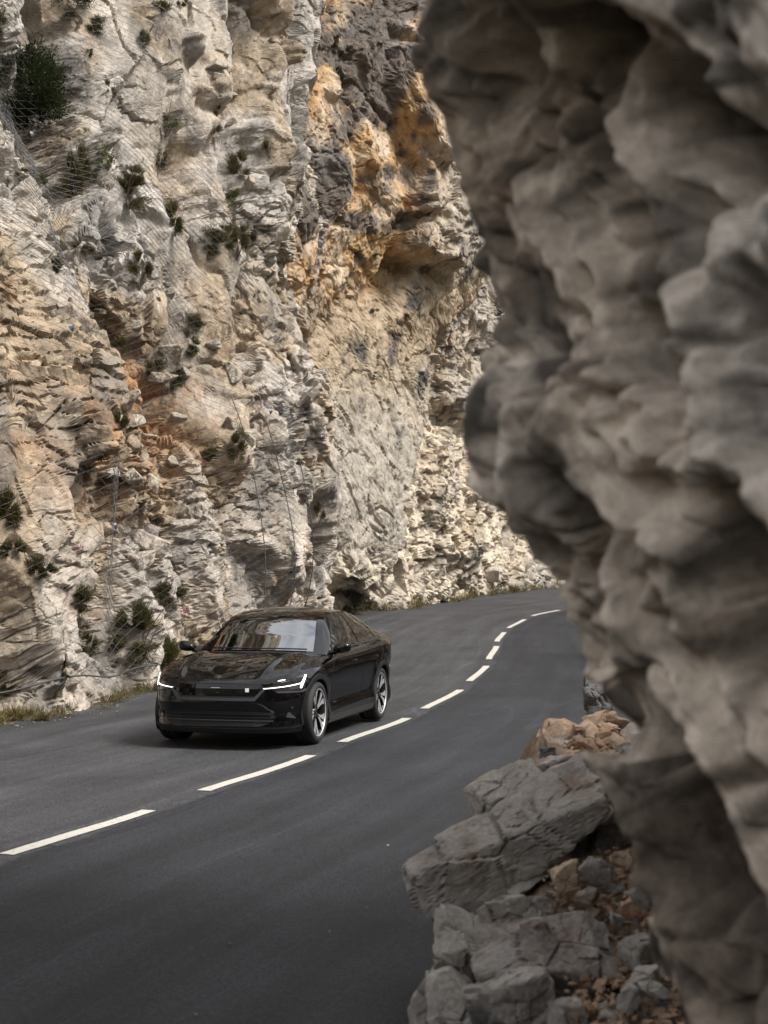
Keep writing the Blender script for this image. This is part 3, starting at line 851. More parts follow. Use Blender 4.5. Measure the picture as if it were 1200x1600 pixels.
def heap_z(x, y):
    xl = .10 + .10 * np.maximum(0, y - 6.2)
    return np.clip(1.6 * (x - xl), -.2, .72 + .03 * y) * smoothstep(4.9, 7.6, y) * smoothstep(11.5, 9.6, y)
def heap():
    n, m = 150, 190
    x = np.linspace(-.1, 4.5, n); y = np.linspace(4.2, 17, m)
    X, Y = np.meshgrid(x, y, indexing='ij')
    P = np.stack([X, Y, heap_z(X, Y) - .11], -1)
    f, e, h = facets(P * 5, 501, 1.0); f1, _, h1 = facets(P * 14, 511, 1.0)
    P[..., 2] += (.05 * f + .02 * f1) * smoothstep(.0, .2, P[..., 2] + .05) - .03
    tint = lerp(np.array([.20, .14, .10]), np.array([.20, .185, .17]), smoothstep(-.2, .3, fbm(P * 1.6, 521, 3))[..., None]) * (1 + .5 * h1 + .3 * h)[..., None]
    o = link_mesh('rubble_bank', np_mesh('rubble_bank', P, grid_faces(n, m), tint), rock_material('rubble_soil', (.25, .2, .15), 5.0, .8), smooth=False)
    tag(o, 'bank of loose reddish brown rubble under the boulders', kind='structure')
heap()

def boulder(label, u0, u1, v0, v1, d, seed, mat=None, roll=0, sub=5, fat=0.8, yaw=0, long=None, name='boulder', group=None, rough=1.0, planes=9):
    c = at((u0 + u1) / 2, (v0 + v1) / 2, d)
    w, h = (u1 - u0) * d / F_PX, (v1 - v0) * d / F_PX
    if long: w, h = long[0] * d / F_PX, long[1] * d / F_PX
    me = stone_mesh(name, seed, (w * 1.08, (w + h) / 2 * fat, h * 1.08), sub, rough, planes)
    o = link_mesh(name, me, mat or stone_grey, smooth=(sub >= 6 and False))
    o.location = c; o.rotation_euler = (0, R(-roll), R(yaw))
    return tag(o, label, 'rock', group)

boulder('largest grey boulder with pointed left end jutting out over the road', 658, 950, 1222, 1424, 6.7, 4, roll=27, sub=6, long=(300, 122), fat=.75, planes=7)
boulder('upright knobbly grey boulder on the upper right end of the largest boulder', 842, 962, 1212, 1310, 7.0, 17, roll=30, fat=.9)
boulder('smooth dark grey slab leaning behind the largest boulder toward the road', 722, 838, 1192, 1295, 7.5, 8, roll=38, long=(135, 70))
boulder('long grey rock capping the heap above the largest boulder', 822, 935, 1182, 1228, 7.8, 23, roll=14, long=(130, 44))
boulder('angular light grey rock wedged just below the largest boulder', 750, 858, 1398, 1466, 6.05, 9, roll=6)
boulder('smooth rounded grey rock under the angular light grey rock', 738, 852, 1448, 1526, 5.95, 31, roll=10)
boulder('big cracked grey boulder in the middle of the lower heap', 770, 985, 1412, 1592, 5.9, 12, roll=28, sub=6, long=(235, 150))
boulder('dark cracked block standing under the overhanging boulder tip', 672, 762, 1420, 1545, 6.15, 14, roll=-6)
boulder('leftmost grey boulder at the asphalt edge, cut by the picture bottom', 642, 696, 1502, 1640, 5.85, 41, roll=-12)
boulder('grey boulder at the picture bottom, right of the leftmost boulder', 674, 768, 1528, 1650, 5.7, 42, roll=5)
boulder('broad grey boulder at the picture bottom under the big cracked boulder', 742, 866, 1530, 1650, 5.6, 44, roll=12)
boulder('low grey boulder at the picture bottom beside the gravelly soil', 850, 942, 1572, 1650, 5.5, 45, roll=0)
boulder('orange brown rock lodged right of the largest boulder', 858, 911, 1346, 1398, 6.2, 51, stone_tan, roll=15)
boulder('flat grey rock just right of the orange brown rock', 906, 966, 1342, 1380, 6.3, 52, roll=-5)
boulder('small square grey stone below the flat grey rock', 902, 937, 1386, 1416, 6.1, 53, roll=10)
boulder('upright grey stone at the right foot of the big cracked boulder', 966, 1014, 1456, 1516, 5.8, 54, roll=-14)
boulder('dark rock tucked beside the overhang above the soil pocket', 922, 985, 1284, 1342, 6.8, 55, stone_dark, roll=10)
boulder('small brown stone under the dark rock', 952, 986, 1328, 1352, 6.3, 56, stone_tan, roll=0)
boulder('square orange stone above the upright grey stone', 966, 998, 1406, 1438, 6.0, 57, stone_tan, roll=20)
boulder('pale flat stone leaning beside the near outcrop edge', 990, 1022, 1384, 1420, 5.9, 58, roll=35)
boulder('grey stone lying low beside the near outcrop foot', 980, 1030, 1516, 1546, 5.6, 59, roll=8)
boulder('flat grey stone lowest beside the near outcrop foot', 998, 1046, 1536, 1556, 5.5, 60, roll=0)
boulder('grey stone at the very bottom beside the soil patch', 964, 1006, 1538, 1580, 5.5, 61, roll=-10)
boulder('dark grey rock high on the heap against the outcrop edge', 906, 956, 1052, 1116, 10.2, 62, stone_dark, roll=-20)
boulder('black stone at the back end of the heap by the road', 844, 872, 1168, 1192, 8.3, 63, stone_dark, roll=0)
boulder('second dark rock below the high dark rock', 912, 958, 1100, 1128, 9.6, 64, stone_dark, roll=10)

# loose stones on the heap
rs = np.random.RandomState(77)
def chip(seed, bev=.05):
    r_ = np.random.RandomState(seed); bm = bmesh.new()
    for q in r_.uniform(-.5, .5, (11, 3)) * np.array([1, .85, .7]): bm.verts.new(q)
    bmesh.ops.convex_hull(bm, input=bm.verts[:])
    bmesh.ops.delete(bm, geom=[v for v in bm.verts if not v.link_faces], context='VERTS')
    if bev: bmesh.ops.bevel(bm, geom=bm.edges[:], offset=bev, segments=1, affect='EDGES')
    else: bmesh.ops.triangulate(bm, faces=bm.faces[:])
    me = bpy.data.meshes.new('loose_stone'); bm.to_mesh(me); bm.free(); return me
small = [chip(600 + k) for k in range(12)]
def loose(name, label, group, mat, n, box, drange, srange):
    for k in range(n):
        u, v = rs.uniform(*box[0]), rs.uniform(*box[1])
        if v < 1210: u = rs.uniform(925 - (v - 1118) * 1.2, 966)
        f = (v - box[1][0]) / (box[1][1] - box[1][0])
        d = lerp(drange[0], drange[1], f)
        c = at(u, v, d)
        o = bpy.data.objects.new(name, small[rs.randint(12)])
        COL.objects.link(o)
        if not o.data.materials: o.data.materials.append(stone_grey)
        o.material_slots[0].link = 'OBJECT'; o.material_slots[0].material = mat
        s = (srange[0] + (srange[1] * 1.5 - srange[0]) * rs.uniform(0, 1) ** 2.2) * 1.25 * d / F_PX
        o.scale = (s * rs.uniform(.8, 1.3), s, s * rs.uniform(.6, 1)); o.location = c
        o.rotation_euler = rs.uniform(-.6, .6, 3) + np.array([0, 0, rs.uniform(0, 6.28)])
        tag(o, label, 'stone', group)
loose('loose_stone', 'orange brown rubble stone on the upper heap beside the road', 'orange stones on the upper heap', stone_tan, 64, ((836, 962), (1118, 1198)), (9.4, 7.9), (12, 30))
loose('loose_stone', 'small tan stone in the soil pocket right of the boulders', 'tan stones in the soil pocket', stone_tan, 26, ((850, 1010), (1340, 1440)), (6.6, 6.0), (8, 20))
loose('loose_stone', 'small grey stone in the soil pocket right of the boulders', 'grey stones in the soil pocket', stone_grey, 22, ((850, 1015), (1340, 1450)), (6.6, 6.0), (8, 24))
loose('loose_stone', 'small stone on the gravelly soil at the bottom of the heap', 'stones at the bottom of the heap', stone_grey, 40, ((925, 1070), (1490, 1610)), (5.9, 5.4), (8, 26))

# gravel filling the gaps
def gravel():
    VV, FF, n = [], [], 0
    bits = []
    for k in range(10):
        me = chip(700 + k, 0)
        bits.append((np.array([v.co[:] for v in me.vertices]), np.array([list(q.vertices) for q in me.polygons]))); bpy.data.meshes.remove(me)
    for k in range(1700):
        if k < 1200:
            v = rs.uniform(1330, 1620); u = rs.uniform(lerp(840, 900, (v - 1330) / 290), 1085); d = lerp(6.6, 5.35, (v - 1330) / 290)
        else:
            v = rs.uniform(1120, 1205); u = rs.uniform(930 - (v - 1120) * 1.15, 965); d = lerp(9.6, 7.8, (v - 1120) / 85)
        V, F = bits[rs.randint(10)]
        s = .016 + .05 * rs.uniform(0, 1) ** 3
        q = V * s * rs.uniform(.6, 1.3, 3) @ np.array(Matrix.Rotation(rs.uniform(0, 6.28), 3, 'Z'))
        VV.append(q + at(u, v, d) + rs.normal(0, .01, 3)); FF.append(F + n); n += len(V)
    o = link_mesh('gravel', np_mesh('gravel', np.concatenate(VV), np.concatenate(FF)), stone_tan, smooth=False)
    tag(o, 'fine orange brown gravel between the boulders', 'gravel', kind='stuff')
    # grit washed onto the road edges
    VV, FF, n = [], [], 0
    for k in range(1180):
        left = k < 1100
        i = rs.randint(200, 560)
        a = (-4.75 + abs(rs.normal(0, .35))) if left else (2.9 - abs(rs.normal(0, .4)))
        p = CL[i] + CN[i] * a
        V, F = bits[rs.randint(10)]
        s = (.010 + .045 * rs.uniform(0, 1) ** 4) * (1 if left else .6)
        VV.append(V * s * rs.uniform(.6, 1.3, 3) + np.array([p[0], p[1], road_z(p[1]) + .004 + s * .2])); FF.append(F + n); n += len(V)
    o = link_mesh('road_grit', np_mesh('road_grit', np.concatenate(VV), np.concatenate(FF)), stone_grey, smooth=False)
    tag(o, 'small pale stones and grit along the road edges', 'grit', kind='stuff')
gravel()
# ================================================================ rockfall net draped on the left cliff
def tubes(lines, r, sides=3, taper=None):
    """thin tubes along polylines, as one vertex and face array"""
    VV, FF, n = [], [], 0
    for L in lines:
        L = np.asarray(L, float); k = len(L)
        if k < 2: continue
        T = np.gradient(L, axis=0); T /= np.linalg.norm(T, axis=1)[:, None] + 1e-9
        up = np.array([.31, .52, .79])
        A = np.cross(T, up); A /= np.linalg.norm(A, axis=1)[:, None] + 1e-9
        B = np.cross(T, A)
        rr = np.full(k, r) if taper is None else np.linspace(r, r * taper, k)
        an = np.arange(sides) * 2 * math.pi / sides
        V = L[:, None] + rr[:, None, None] * (np.cos(an)[None, :, None] * A[:, None] + np.sin(an)[None, :, None] * B[:, None])
        i = np.arange(k * sides).reshape(k, sides) + n
        f = np.stack([i[:-1], i[1:], np.roll(i[1:], -1, 1), np.roll(i[:-1], -1, 1)], -1).reshape(-1, 4)
        VV.append(V.reshape(-1, 3)); FF.append(f); n += k * sides
    return np.concatenate(VV), np.concatenate(FF)

def wall_base(t, z):
    """the smooth wall the cliff was carved from"""
    sh = t.shape; t = t.ravel(); z = z.ravel()
    F = curve_at(LT, LF, t); T = curve_at(LT, LTOP, t)
    g = np.where(z > 0, np.clip(z / 17, 0, 3) ** 1.05, z / 17)
    B = np.zeros((len(t), 3)); B[:, :2] = F + (T - F) * g[:, None]; B[:, 2] = z + road_z(F[:, 1])
    return B.reshape(*sh, 3)
def wall_normal(t, z):
    e = .05
    n = np.cross(wall_base(t + e, z) - wall_base(t - e, z), wall_base(t, z + e) - wall_base(t, z - e))
    n /= np.linalg.norm(n, axis=-1, keepdims=True)
    return n * np.sign(n[..., :1].mean())
TB = np.arange(.6, 6.6, .16); ZB = np.arange(0, 16.5, .55)
def envelope():
    t2, z2, Q = LC['t'][::3, ::3], LC['z'][::3, ::3], LC['Q'][::3, ::3]
    m = (t2 > .6) & (t2 < 6.5) & (z2 > 0) & (z2 < 16)
    t, z, q = t2[m].astype(float), z2[m].astype(float), Q[m]
    H = ((q - wall_base(t, z)) * wall_normal(t, z)).sum(-1)
    G = np.full((len(TB), len(ZB)), -9.0)
    np.maximum.at(G, (np.clip(np.round((t - TB[0]) / .16).astype(int), 0, len(TB) - 1), np.clip(np.round(z / .55).astype(int), 0, len(ZB) - 1)), H)
    for _ in range(6):
        G = np.where(G < -8, np.max([np.roll(G, k, a) for k in (-1, 1) for a in (0, 1)], axis=0), G)
    M = np.max([np.roll(np.pad(G, 1, mode='edge'), (a, b), (0, 1))[1:-1, 1:-1] for a in (-1, 0, 1) for b in (-1, 0, 1)], axis=0)
    return blur(blur(.35 * G + .65 * M, 2, 0), 2, 1)
ENV = envelope()
def net_pts(t, z, out=0.0):
    a = np.clip((t - TB[0]) / .16, 0, len(TB) - 1.001); b = np.clip(z / .55, 0, len(ZB) - 1.001)
    i, j = a.astype(int), b.astype(int); fa, fb = a - i, b - j
    h = ENV[i, j] * (1 - fa) * (1 - fb) + ENV[i + 1, j] * fa * (1 - fb) + ENV[i, j + 1] * (1 - fa) * fb + ENV[i + 1, j + 1] * fa * fb
    h = h * smoothstep(-.3, 1.0, z) + .03
    return wall_base(t, z) + wall_normal(t, z) * (h + out)[..., None]
NETZ = np.arange(0.35, 15.0, 0.075)
def net_lines():
    tt = np.linspace(1.0, 6.3, 600)
    F = curve_at(LT, LF, tt); arc = np.r_[0, np.cumsum(np.linalg.norm(np.diff(F, axis=0), axis=1))]
    nz = len(NETZ)
    def rows(w):
        aq = np.arange(0, arc[-1], w)
        ph = ((np.arange(len(aq))[:, None] + np.arange(nz)[None]) % 2 - .5) * w * .94
        tq = np.interp(aq[:, None] + ph, arc, tt)
        return net_pts(tq, np.broadcast_to(NETZ[None], tq.shape))
    bound = lambda V: np.interp(V, [-60, 0, 60, 330, 420, 520, 700, 930], [225, 252, 275, 352, 388, 440, 458, 478])
    lines = []
    def cut(c, lo, hi, vlo=-80):
        u, v, _ = project(c)
        ok = (u < bound(v) + hi) & (u > bound(v) + lo) & (v > vlo) & (u > -60)
        i = 0
        while i < len(ok):
            if ok[i]:
                j = i
                while j < len(ok) and ok[j]: j += 1
                if j - i > 2: lines.append(c[i:j])
                i = j
            else: i += 1
    for c in rows(0.30): cut(c, -2000, 0)
    for c in rows(0.20): cut(c + np.array([.03, -.03, 0.02]), -26, 4)     # doubled strip along the edge
    return lines
net = empty('rockfall_net', (-4.5, 18.5, .3))
tag(net, 'galvanised diamond wire net hung over the left cliff face', 'wire net')
wire_mat = plain('galvanised_wire', (.19, .19, .187), .6, .3)
cable_mat = plain('steel_cable', (.11, .112, .115), .5, .6)
def under(o, parent):
    o.parent = parent
    o.matrix_parent_inverse = Matrix.Translation(-parent.location) if parent.type == 'EMPTY' and parent.rotation_euler.x == 0 else Matrix()
    return o
V_, F_ = tubes(net_lines(), 0.0055)
o = under(link_mesh('wire_mesh', np_mesh('wire_mesh', V_, F_), wire_mat, smooth=True), net)
tag(o, kind='stuff')
def cable(name, t, z, r):
    V, F = tubes([net_pts(np.asarray(t, float), np.asarray(z, float), .03)], r, 6)
    under(link_mesh(name, np_mesh(name, V, F), cable_mat, smooth=True), net)
tq = np.linspace(.9, 6.0, 120)
cable('bottom_cable', tq, .40 + .03 * np.sin(tq * 9), .013)
for t0, dt, ztop in ((4.95, -.10, 5.5), (5.18, -.14, 5.0), (5.36, -.10, 4.2)):
    zq = np.linspace(.3, ztop, 60)
    cable('vertical_cable', t0 + dt * (zq / ztop) ** 2, zq, .011)
# anchor plates that pin the net
for k, (t0, z0) in enumerate([(1.6, 2.4), (2.3, 5.0), (2.9, 2.6), (3.3, 7.2), (3.9, 4.6), (4.3, 7.4), (4.6, 2.2), (5.1, 5.2), (2.4, 8.4), (3.6, 10.2)]):
    p = net_pts(np.array([t0]), np.array([z0]), .015)[0]; n = wall_normal(np.array([t0]), np.array([z0]))[0]
    bm = bmesh.new(); bmesh.ops.create_cone(bm, cap_ends=True, segments=8, radius1=.075, radius2=.03, depth=.04)
    me = bpy.data.meshes.new('anchor_plate'); bm.to_mesh(me); bm.free()
    o = link_mesh('anchor_plate', me, cable_mat)
    o.rotation_euler = Vector(n).to_track_quat('Z', 'Y').to_euler(); o.location = p
    under(o, net)
# ================================================================ plants on the cliffs
def leaf_material(name, c1, c2, c3=None):
    t = NT(name)
    tc = t.n('ShaderNodeTexCoord'); oi = t.n('ShaderNodeObjectInfo')
    n = t.n('ShaderNodeTexNoise', Scale=9.0, Detail=4.0); t.l(tc.outputs['Object'], n.inputs['Vector'])
    rp = t.n('ShaderNodeValToRGB'); rp.color_ramp.elements[0].position = .35; rp.color_ramp.elements[0].color = (*c1, 1)
    rp.color_ramp.elements[1].position = .65; rp.color_ramp.elements[1].color = (*c2, 1)
    t.l(n.outputs['Fac'], rp.inputs['Fac'])
    d = t.n('ShaderNodeBsdfDiffuse'); tr = t.n('ShaderNodeBsdfTranslucent'); mx = t.n('ShaderNodeMixShader', Fac=.28)
    t.l(rp.outputs[0], d.inputs['Color']); t.l(rp.outputs[0], tr.inputs['Color'])
    t.l(d.outputs[0], mx.inputs[1]); t.l(tr.outputs[0], mx.inputs[2])
    return t.surf(mx.outputs[0])
M_JUN = leaf_material('juniper_needles', (.016, .022, .010), (.045, .055, .024))
M_HEATH = leaf_material('heath_leaves', (.055, .052, .024), (.13, .112, .052))
M_OLIVE = leaf_material('olive_leaves', (.055, .058, .020), (.13, .115, .045))
M_GREEN = leaf_material('green_leaves', (.07, .09, .02), (.14, .16, .04))
M_DRY = leaf_material('dry_grass', (.10, .085, .035), (.21, .17, .08))
M_GREY = leaf_material('grey_shrub', (.12, .11, .08), (.20, .18, .12))
M_PINK = leaf_material('pink_petals', (.42, .06, .22), (.55, .12, .32))
M_STEM = plain('dry_stem', (.13, .10, .075), .9)

def blades(rs, n, w, h, dep, length, width, spread=1.0, lean=(0, 0, 0), shell=0.5):
    """narrow leaf-like triangles spread through a rounded volume, growing outward"""
    d = rs.normal(size=(n, 3)); d /= np.linalg.norm(d, axis=1)[:, None]
    rad = rs.uniform(shell, 1, n) ** .7
    lob = 1 + .9 * fbm(d * 1.9 + rs.uniform(0, 50), int(rs.randint(1000)), 3)
    C = d * (rad * lob)[:, None] * np.array([w / 2, dep / 2, h / 2]) + np.array([0, 0, h * .45])
    g = d * spread + np.array([0, 0, .55]) + np.array(lean) + rs.normal(0, .45, (n, 3))
    g /= np.linalg.norm(g, axis=1)[:, None]
    s = np.cross(g, rs.normal(size=(n, 3))); s /= np.linalg.norm(s, axis=1)[:, None]
    L = length * rs.uniform(.5, 1.3, n)[:, None]; Wd = width * rs.uniform(.6, 1.3, n)[:, None]
    A = C - s * Wd / 2; B = C + s * Wd / 2; T = C + g * L; M = C + g * L * .5
    V = np.stack([C, M - s * Wd / 2, T, M + s * Wd / 2], 1).reshape(-1, 3)
    F = np.arange(n * 4).reshape(n, 4)
    return V, F

def surf_at(D, u, v, rad=7):
    """surface point and outward normal of a cliff at a picture position (nearest to the camera)"""
    key = 'proj'
    if key not in D:
        D[key] = project(D['Q'])
    U, V, dp = D[key]
    m = (np.abs(U - u) < rad) & (np.abs(V - v) < rad) & (dp > 1)
    if not m.any(): return surf_at(D, u, v, rad * 2)
    dd = np.where(m, dp, 1e9)
    near = m & (dp < dd.min() + .25)
    return D['Q'][near].mean(0), D['N'][near].mean(0)

def plant(label, u, v, wpx, hpx, kind, D=None, name=None, seed=None, dens=1.0):
    D = D or LC
    p, n = surf_at(D, u, v + hpx * .3)
    d = p[1]
    w, h = wpx * d / F_PX, hpx * d / F_PX
    rs = np.random.RandomState(int(u * 7 + v * 13) % 9973 if seed is None else seed)
    base = p + n * (.02) - np.array([0, 0, h * .15])
    dep = max(w, h) * .7
    root = empty(name or {'juniper': 'juniper_bush', 'leafy': 'leafy_shrub', 'grass': 'grass_tuft'}.get(kind, 'heath_shrub'), base)
    area = wpx * hpx
    # stems
    k = 5 if kind != 'leafy' else 8
    lines = []
    for i in range(k):
        a = rs.uniform(0, 6.28); e = rs.uniform(.3, .9)
        tip = np.array([math.cos(a) * w * .4, math.sin(a) * dep * .35 - .05, h * e])
        q = np.linspace(0, 1, 5)[:, None]
        lines.append(q * tip + np.sin(q * 3.1) * rs.normal(0, .06 * h, 3))
    Vt, Ft = tubes(lines, max(.004, .014 * h), 3, .4)
    link_mesh('stem', np_mesh('stem', Vt, Ft), M_STEM, root)
    if kind == 'juniper':
        V, F = blades(rs, int(dens * 1.1 * area), w, h, dep * 1.1, .10 * h ** .5 * .55, .022, .9, shell=.35); m = M_JUN
    elif kind == 'heath':
        V, F = blades(rs, int(dens * min(7000, 1.5 * area + 300)), w, h, dep, .05 + .10 * h, .010, .9, shell=.1); m = M_HEATH
    elif kind == 'olive':
        V, F = blades(rs, int(dens * min(7000, 1.5 * area + 300)), w, h, dep, .05 + .09 * h, .011, .9, shell=.1); m = M_OLIVE
    elif kind == 'grey':
        V, F = blades(rs, int(dens * min(2600, 1.0 * area + 120)), w, h, dep, .30 * h, .016, 1.0, shell=.1); m = M_GREY
    elif kind == 'leafy':
        V, F = blades(rs, int(dens * (.22 * area + 60)), w, h, dep, .055, .026, .7, shell=.2); m = M_GREEN
    else:
        V, F = blades(rs, int(dens * min(2600, .6 * area + 100)), w, h * .6, dep, .6 * h, .008, .5, shell=.1); m = M_DRY
    # uneven outline: the foliage is pulled into several clumps and thinned between them
    kc = 5 if wpx * hpx > 900 else 3
    cc = rs.uniform(-.42, .42, (kc, 3)) * np.array([w, dep * .5, h]) + np.array([0, 0, h * .45])
    Cq = V.reshape(-1, 4, 3); ctr = Cq.mean(1)
    dist = np.linalg.norm((ctr[:, None] - cc[None]) / np.array([w, dep, h]) , axis=-1)
    near = dist.argmin(1)
    pull = cc[near] - ctr
    Cq = Cq + (pull * (rs.uniform(.15, .6, (kc,)) * (.25 if kind == 'juniper' else 1))[near][:, None])[:, None]
    keep = (dist.min(1) < (rs.uniform(.4, .8, len(Cq)) if kind == 'juniper' else rs.uniform(.2, .6, len(Cq))))
    Cq = Cq[keep]; V = Cq.reshape(-1, 3); F = np.arange(len(V)).reshape(-1, 4)
    link_mesh('foliage', np_mesh('foliage', V, F), m, root)
    cat = {'leafy': 'shrub', 'grass': 'grass', 'juniper': 'bush'}.get(kind, 'shrub')
    return tag(root, label, cat, 'plants growing on the cliffs')

plant('large dense dark green bush at the upper left picture edge', 14, 132, 190, 150, 'juniper')
plant('yellow green bush cut by the left edge above the large dark bush', -6, 38, 34, 60, 'olive')
plant('dark green bush cut by the top edge, above the pale rock face', 116, 2, 75, 32, 'juniper')
plant('flat dry shrub patch just right of the topmost left ledge', 104, 24, 40, 22, 'heath')
plant('low brownish shrub below the dark bush at the top edge', 146, 40, 42, 34, 'heath')
plant('tiny tuft alone in the middle of the upper pale slab', 137, 86, 12, 16, 'olive')
plant('small dark shrub right of the large dense dark bush', 173, 141, 28, 38, 'heath')
plant('tall narrow shrub in the cleft under the large dark bush', 121, 268, 44, 110, 'heath')
plant('wide dark shrub on the ledge right of the tall narrow cleft shrub', 197, 296, 86, 72, 'heath')
plant('small leafy shoots above the wide dark ledge shrub', 168, 246, 36, 52, 'leafy')
plant('sparse leafy bush with bare twigs beside the upper slab', 258, 182, 58, 72, 'leafy')
plant('small shrub directly below the sparse twiggy bush', 250, 252, 32, 42, 'heath')
plant('narrow shrub in the crack near the top of the net edge', 225, 62, 18, 44, 'heath')
plant('shrub at the top edge between net edge and crack', 248, 10, 46, 26, 'heath')
plant('shrub clump cut by the top edge right of the net edge', 286, 3, 34, 18, 'heath')
plant('leftmost dark shrub under the lower end of the slab', 276, 342, 44, 62, 'heath')
plant('widest dark shrub under the lower end of the slab', 328, 374, 92, 46, 'heath')
plant('rightmost shrub under the slab, against the net edge', 368, 378, 42, 62, 'heath')
plant('bright green leafy sprig at the net edge', 369, 308, 32, 38, 'leafy', dens=1.6)
plant('brown rounded shrub above the bright green sprig', 370, 256, 40, 50, 'heath')
plant('upper dry tuft in the gully right of the net edge', 340, 168, 18, 26, 'olive')
plant('lower dry tuft in the gully right of the net edge', 337, 198, 22, 30, 'heath')
plant('yellowish tuft in the groove on the upper right buttress', 421, 232, 22, 40, 'olive')
plant('small round tuft on the left edge blocks', 30, 272, 24, 20, 'heath')
plant('small round tuft right of the left edge blocks', 66, 281, 26, 22, 'heath')
plant('small tuft on the ledge left of centre on the stained wall', 86, 416, 28, 22, 'heath')
plant('bushy tuft on the ledge above the rounded pale blocks', 128, 388, 38, 28, 'heath')
plant('dark shrub in the vertical hollow between rounded pale blocks', 218, 424, 36, 66, 'heath')
plant('small dry tuft left of the olive shrubs in mid wall', 192, 534, 22, 28, 'heath')
plant('dark upper shrub of the pair in mid wall', 303, 515, 48, 46, 'heath')
plant('olive green lower shrub of the pair in mid wall', 295, 544, 40, 32, 'olive')
plant('low shrub on blocks left of the olive pair', 244, 574, 34, 28, 'heath')
plant('small shrub between blocks under the olive pair', 272, 596, 32, 30, 'heath')
plant('olive tuft on the bright blocks in the middle wall', 326, 712, 38, 26, 'olive')
plant('shrub in the shaded notch near the right cables', 366, 694, 40, 58, 'heath')
plant('tuft at the rust coloured stain', 186, 660, 28, 34, 'heath')
plant('small tuft below the rust coloured stain', 156, 712, 24, 20, 'heath')
plant('tall dark shrub at the left edge above the lower boulders', 14, 792, 40, 72, 'heath')
plant('dark tuft at the left edge below the tall dark shrub', 18, 860, 46, 30, 'heath')
plant('low shrub on top of the lower left buttress', 58, 890, 56, 40, 'heath')
plant('olive shrub on the right shoulder of the lower left buttress', 124, 936, 40, 50, 'olive')
plant('small shrub in the crack of the lower left buttress', 141, 1002, 26, 42, 'heath')
plant('big tangled dark bush in the hollow left of the car', 222, 985, 90, 120, 'heath', dens=1.0)
plant('dry brown shrub above the big tangled bush', 262, 928, 66, 48, 'heath')
plant('green shrub low behind the car bonnet', 262, 1030, 46, 66, 'olive')
plant('dark shrub low at the left picture edge', 12, 1062, 42, 50, 'heath')
plant('dry grass clump in the bottom left corner of the verge', 40, 1124, 78, 34, 'grass')
plant('dry grass clump at the verge near the left headlight', 232, 1082, 44, 30, 'grass')
plant('small round shrub high on the orange cliff', 582, 401, 26, 20, 'olive', FC)
plant('middle shrub on the top rim of the smooth slab', 578, 478, 34, 22, 'heath', FC)
plant('right shrub on the top rim of the smooth slab', 638, 497, 36, 24, 'olive', FC)
plant('small shrub on the grey flank beside the overhang', 738, 397, 18, 13, 'olive', FC)
plant('large pale grey shrub at the roadside behind the car', 549, 944, 48, 50, 'grey', FC)
plant('narrow shrub in the corner where the two cliffs meet', 527, 916, 18, 34, 'olive', FC)
plant('dry tuft on the edge of the left cliff low down', 498, 800, 18, 40, 'heath')
plant('brown tuft in the dark recess of the far right face', 690, 823, 24, 24, 'heath', FC)
plant('grey tuft at the foot of the far cliff', 655, 933, 28, 14, 'grey', FC)
plant('olive tuft at the foot of the far cliff near the overhang', 784, 914, 22, 12, 'olive', FC)

def flower(label, u, v, n, size):
    p, nn = surf_at(LC, u, v)
    rs = np.random.RandomState(int(u))
    root = empty('flowering_plant', p + nn * .1 - np.array([0, 0, .12]))
    V, F = tubes([np.linspace(0, 1, 4)[:, None] * np.array([rs.normal(0, .05), rs.normal(0, .05), .2]) for _ in range(4)], .003, 3)
    link_mesh('stem', np_mesh('stem', V, F), M_OLIVE, root)
    V, F = blades(rs, n, size, size, size, .03, .022, 1.0); V = V + np.array([0, 0, .12])
    link_mesh('flower_head', np_mesh('flower_head', V, F), M_PINK, root)
    tag(root, label, 'flower')
flower('bright pink flower cluster on the rock left above the car', 287, 966, 46, .16)
flower('tiny pink flowers on the lower left wall', 120, 862, 12, .08)

# dry grass and small weeds along the foot of the cliffs
def verge():
    VV, FF, n = [], [], 0
    rs = np.random.RandomState(5)
    def add(p, k, h):
        nonlocal n
        V, F = blades(rs, k, .18, h * .5, .18, h, .007 * (1 + p[1] / 40), .5, shell=.05)
        VV.append(V + p); FF.append(F + n); n += len(V)
    Qf = LC['Q']; ok = (LC['z'] > .02) & (LC['z'] < .20)
    pts = Qf[ok]; pts = pts[(pts[:, 1] > 14) & (pts[:, 1] < 39)]
    for p in pts[rs.choice(len(pts), 300)]:
        p = p.copy(); p[:2] += np.array([rs.uniform(.0, .35), -rs.uniform(0, .25)]); p[2] = road_z(p[1]) - .03
        if fbm(np.array([[p[0] * .9, p[1] * .9, 0]]), 9, 2)[0] > -.25: add(p, rs.randint(8, 30), rs.uniform(.06, .20))
    pts = FC['Q'][(FC['Q'][..., 2] - road_z(FC['Q'][..., 1]) < .25) & (FC['Q'][..., 2] - road_z(FC['Q'][..., 1]) > 0.0)]
    pts = pts[(pts[:, 1] < 62)]
    for p in pts[rs.choice(len(pts), 300)]:
        p = p.copy(); p[:2] += np.array([rs.uniform(0, .3), -rs.uniform(0, .4)]); p[2] = road_z(p[1]) - .03
        add(p, rs.randint(14, 34), rs.uniform(.10, .34))
    o = link_mesh('verge_grass', np_mesh('verge_grass', np.concatenate(VV), np.concatenate(FF)), M_DRY)
    tag(o, 'dry yellow grass along the foot of the cliffs', 'grass', kind='stuff')
verge()
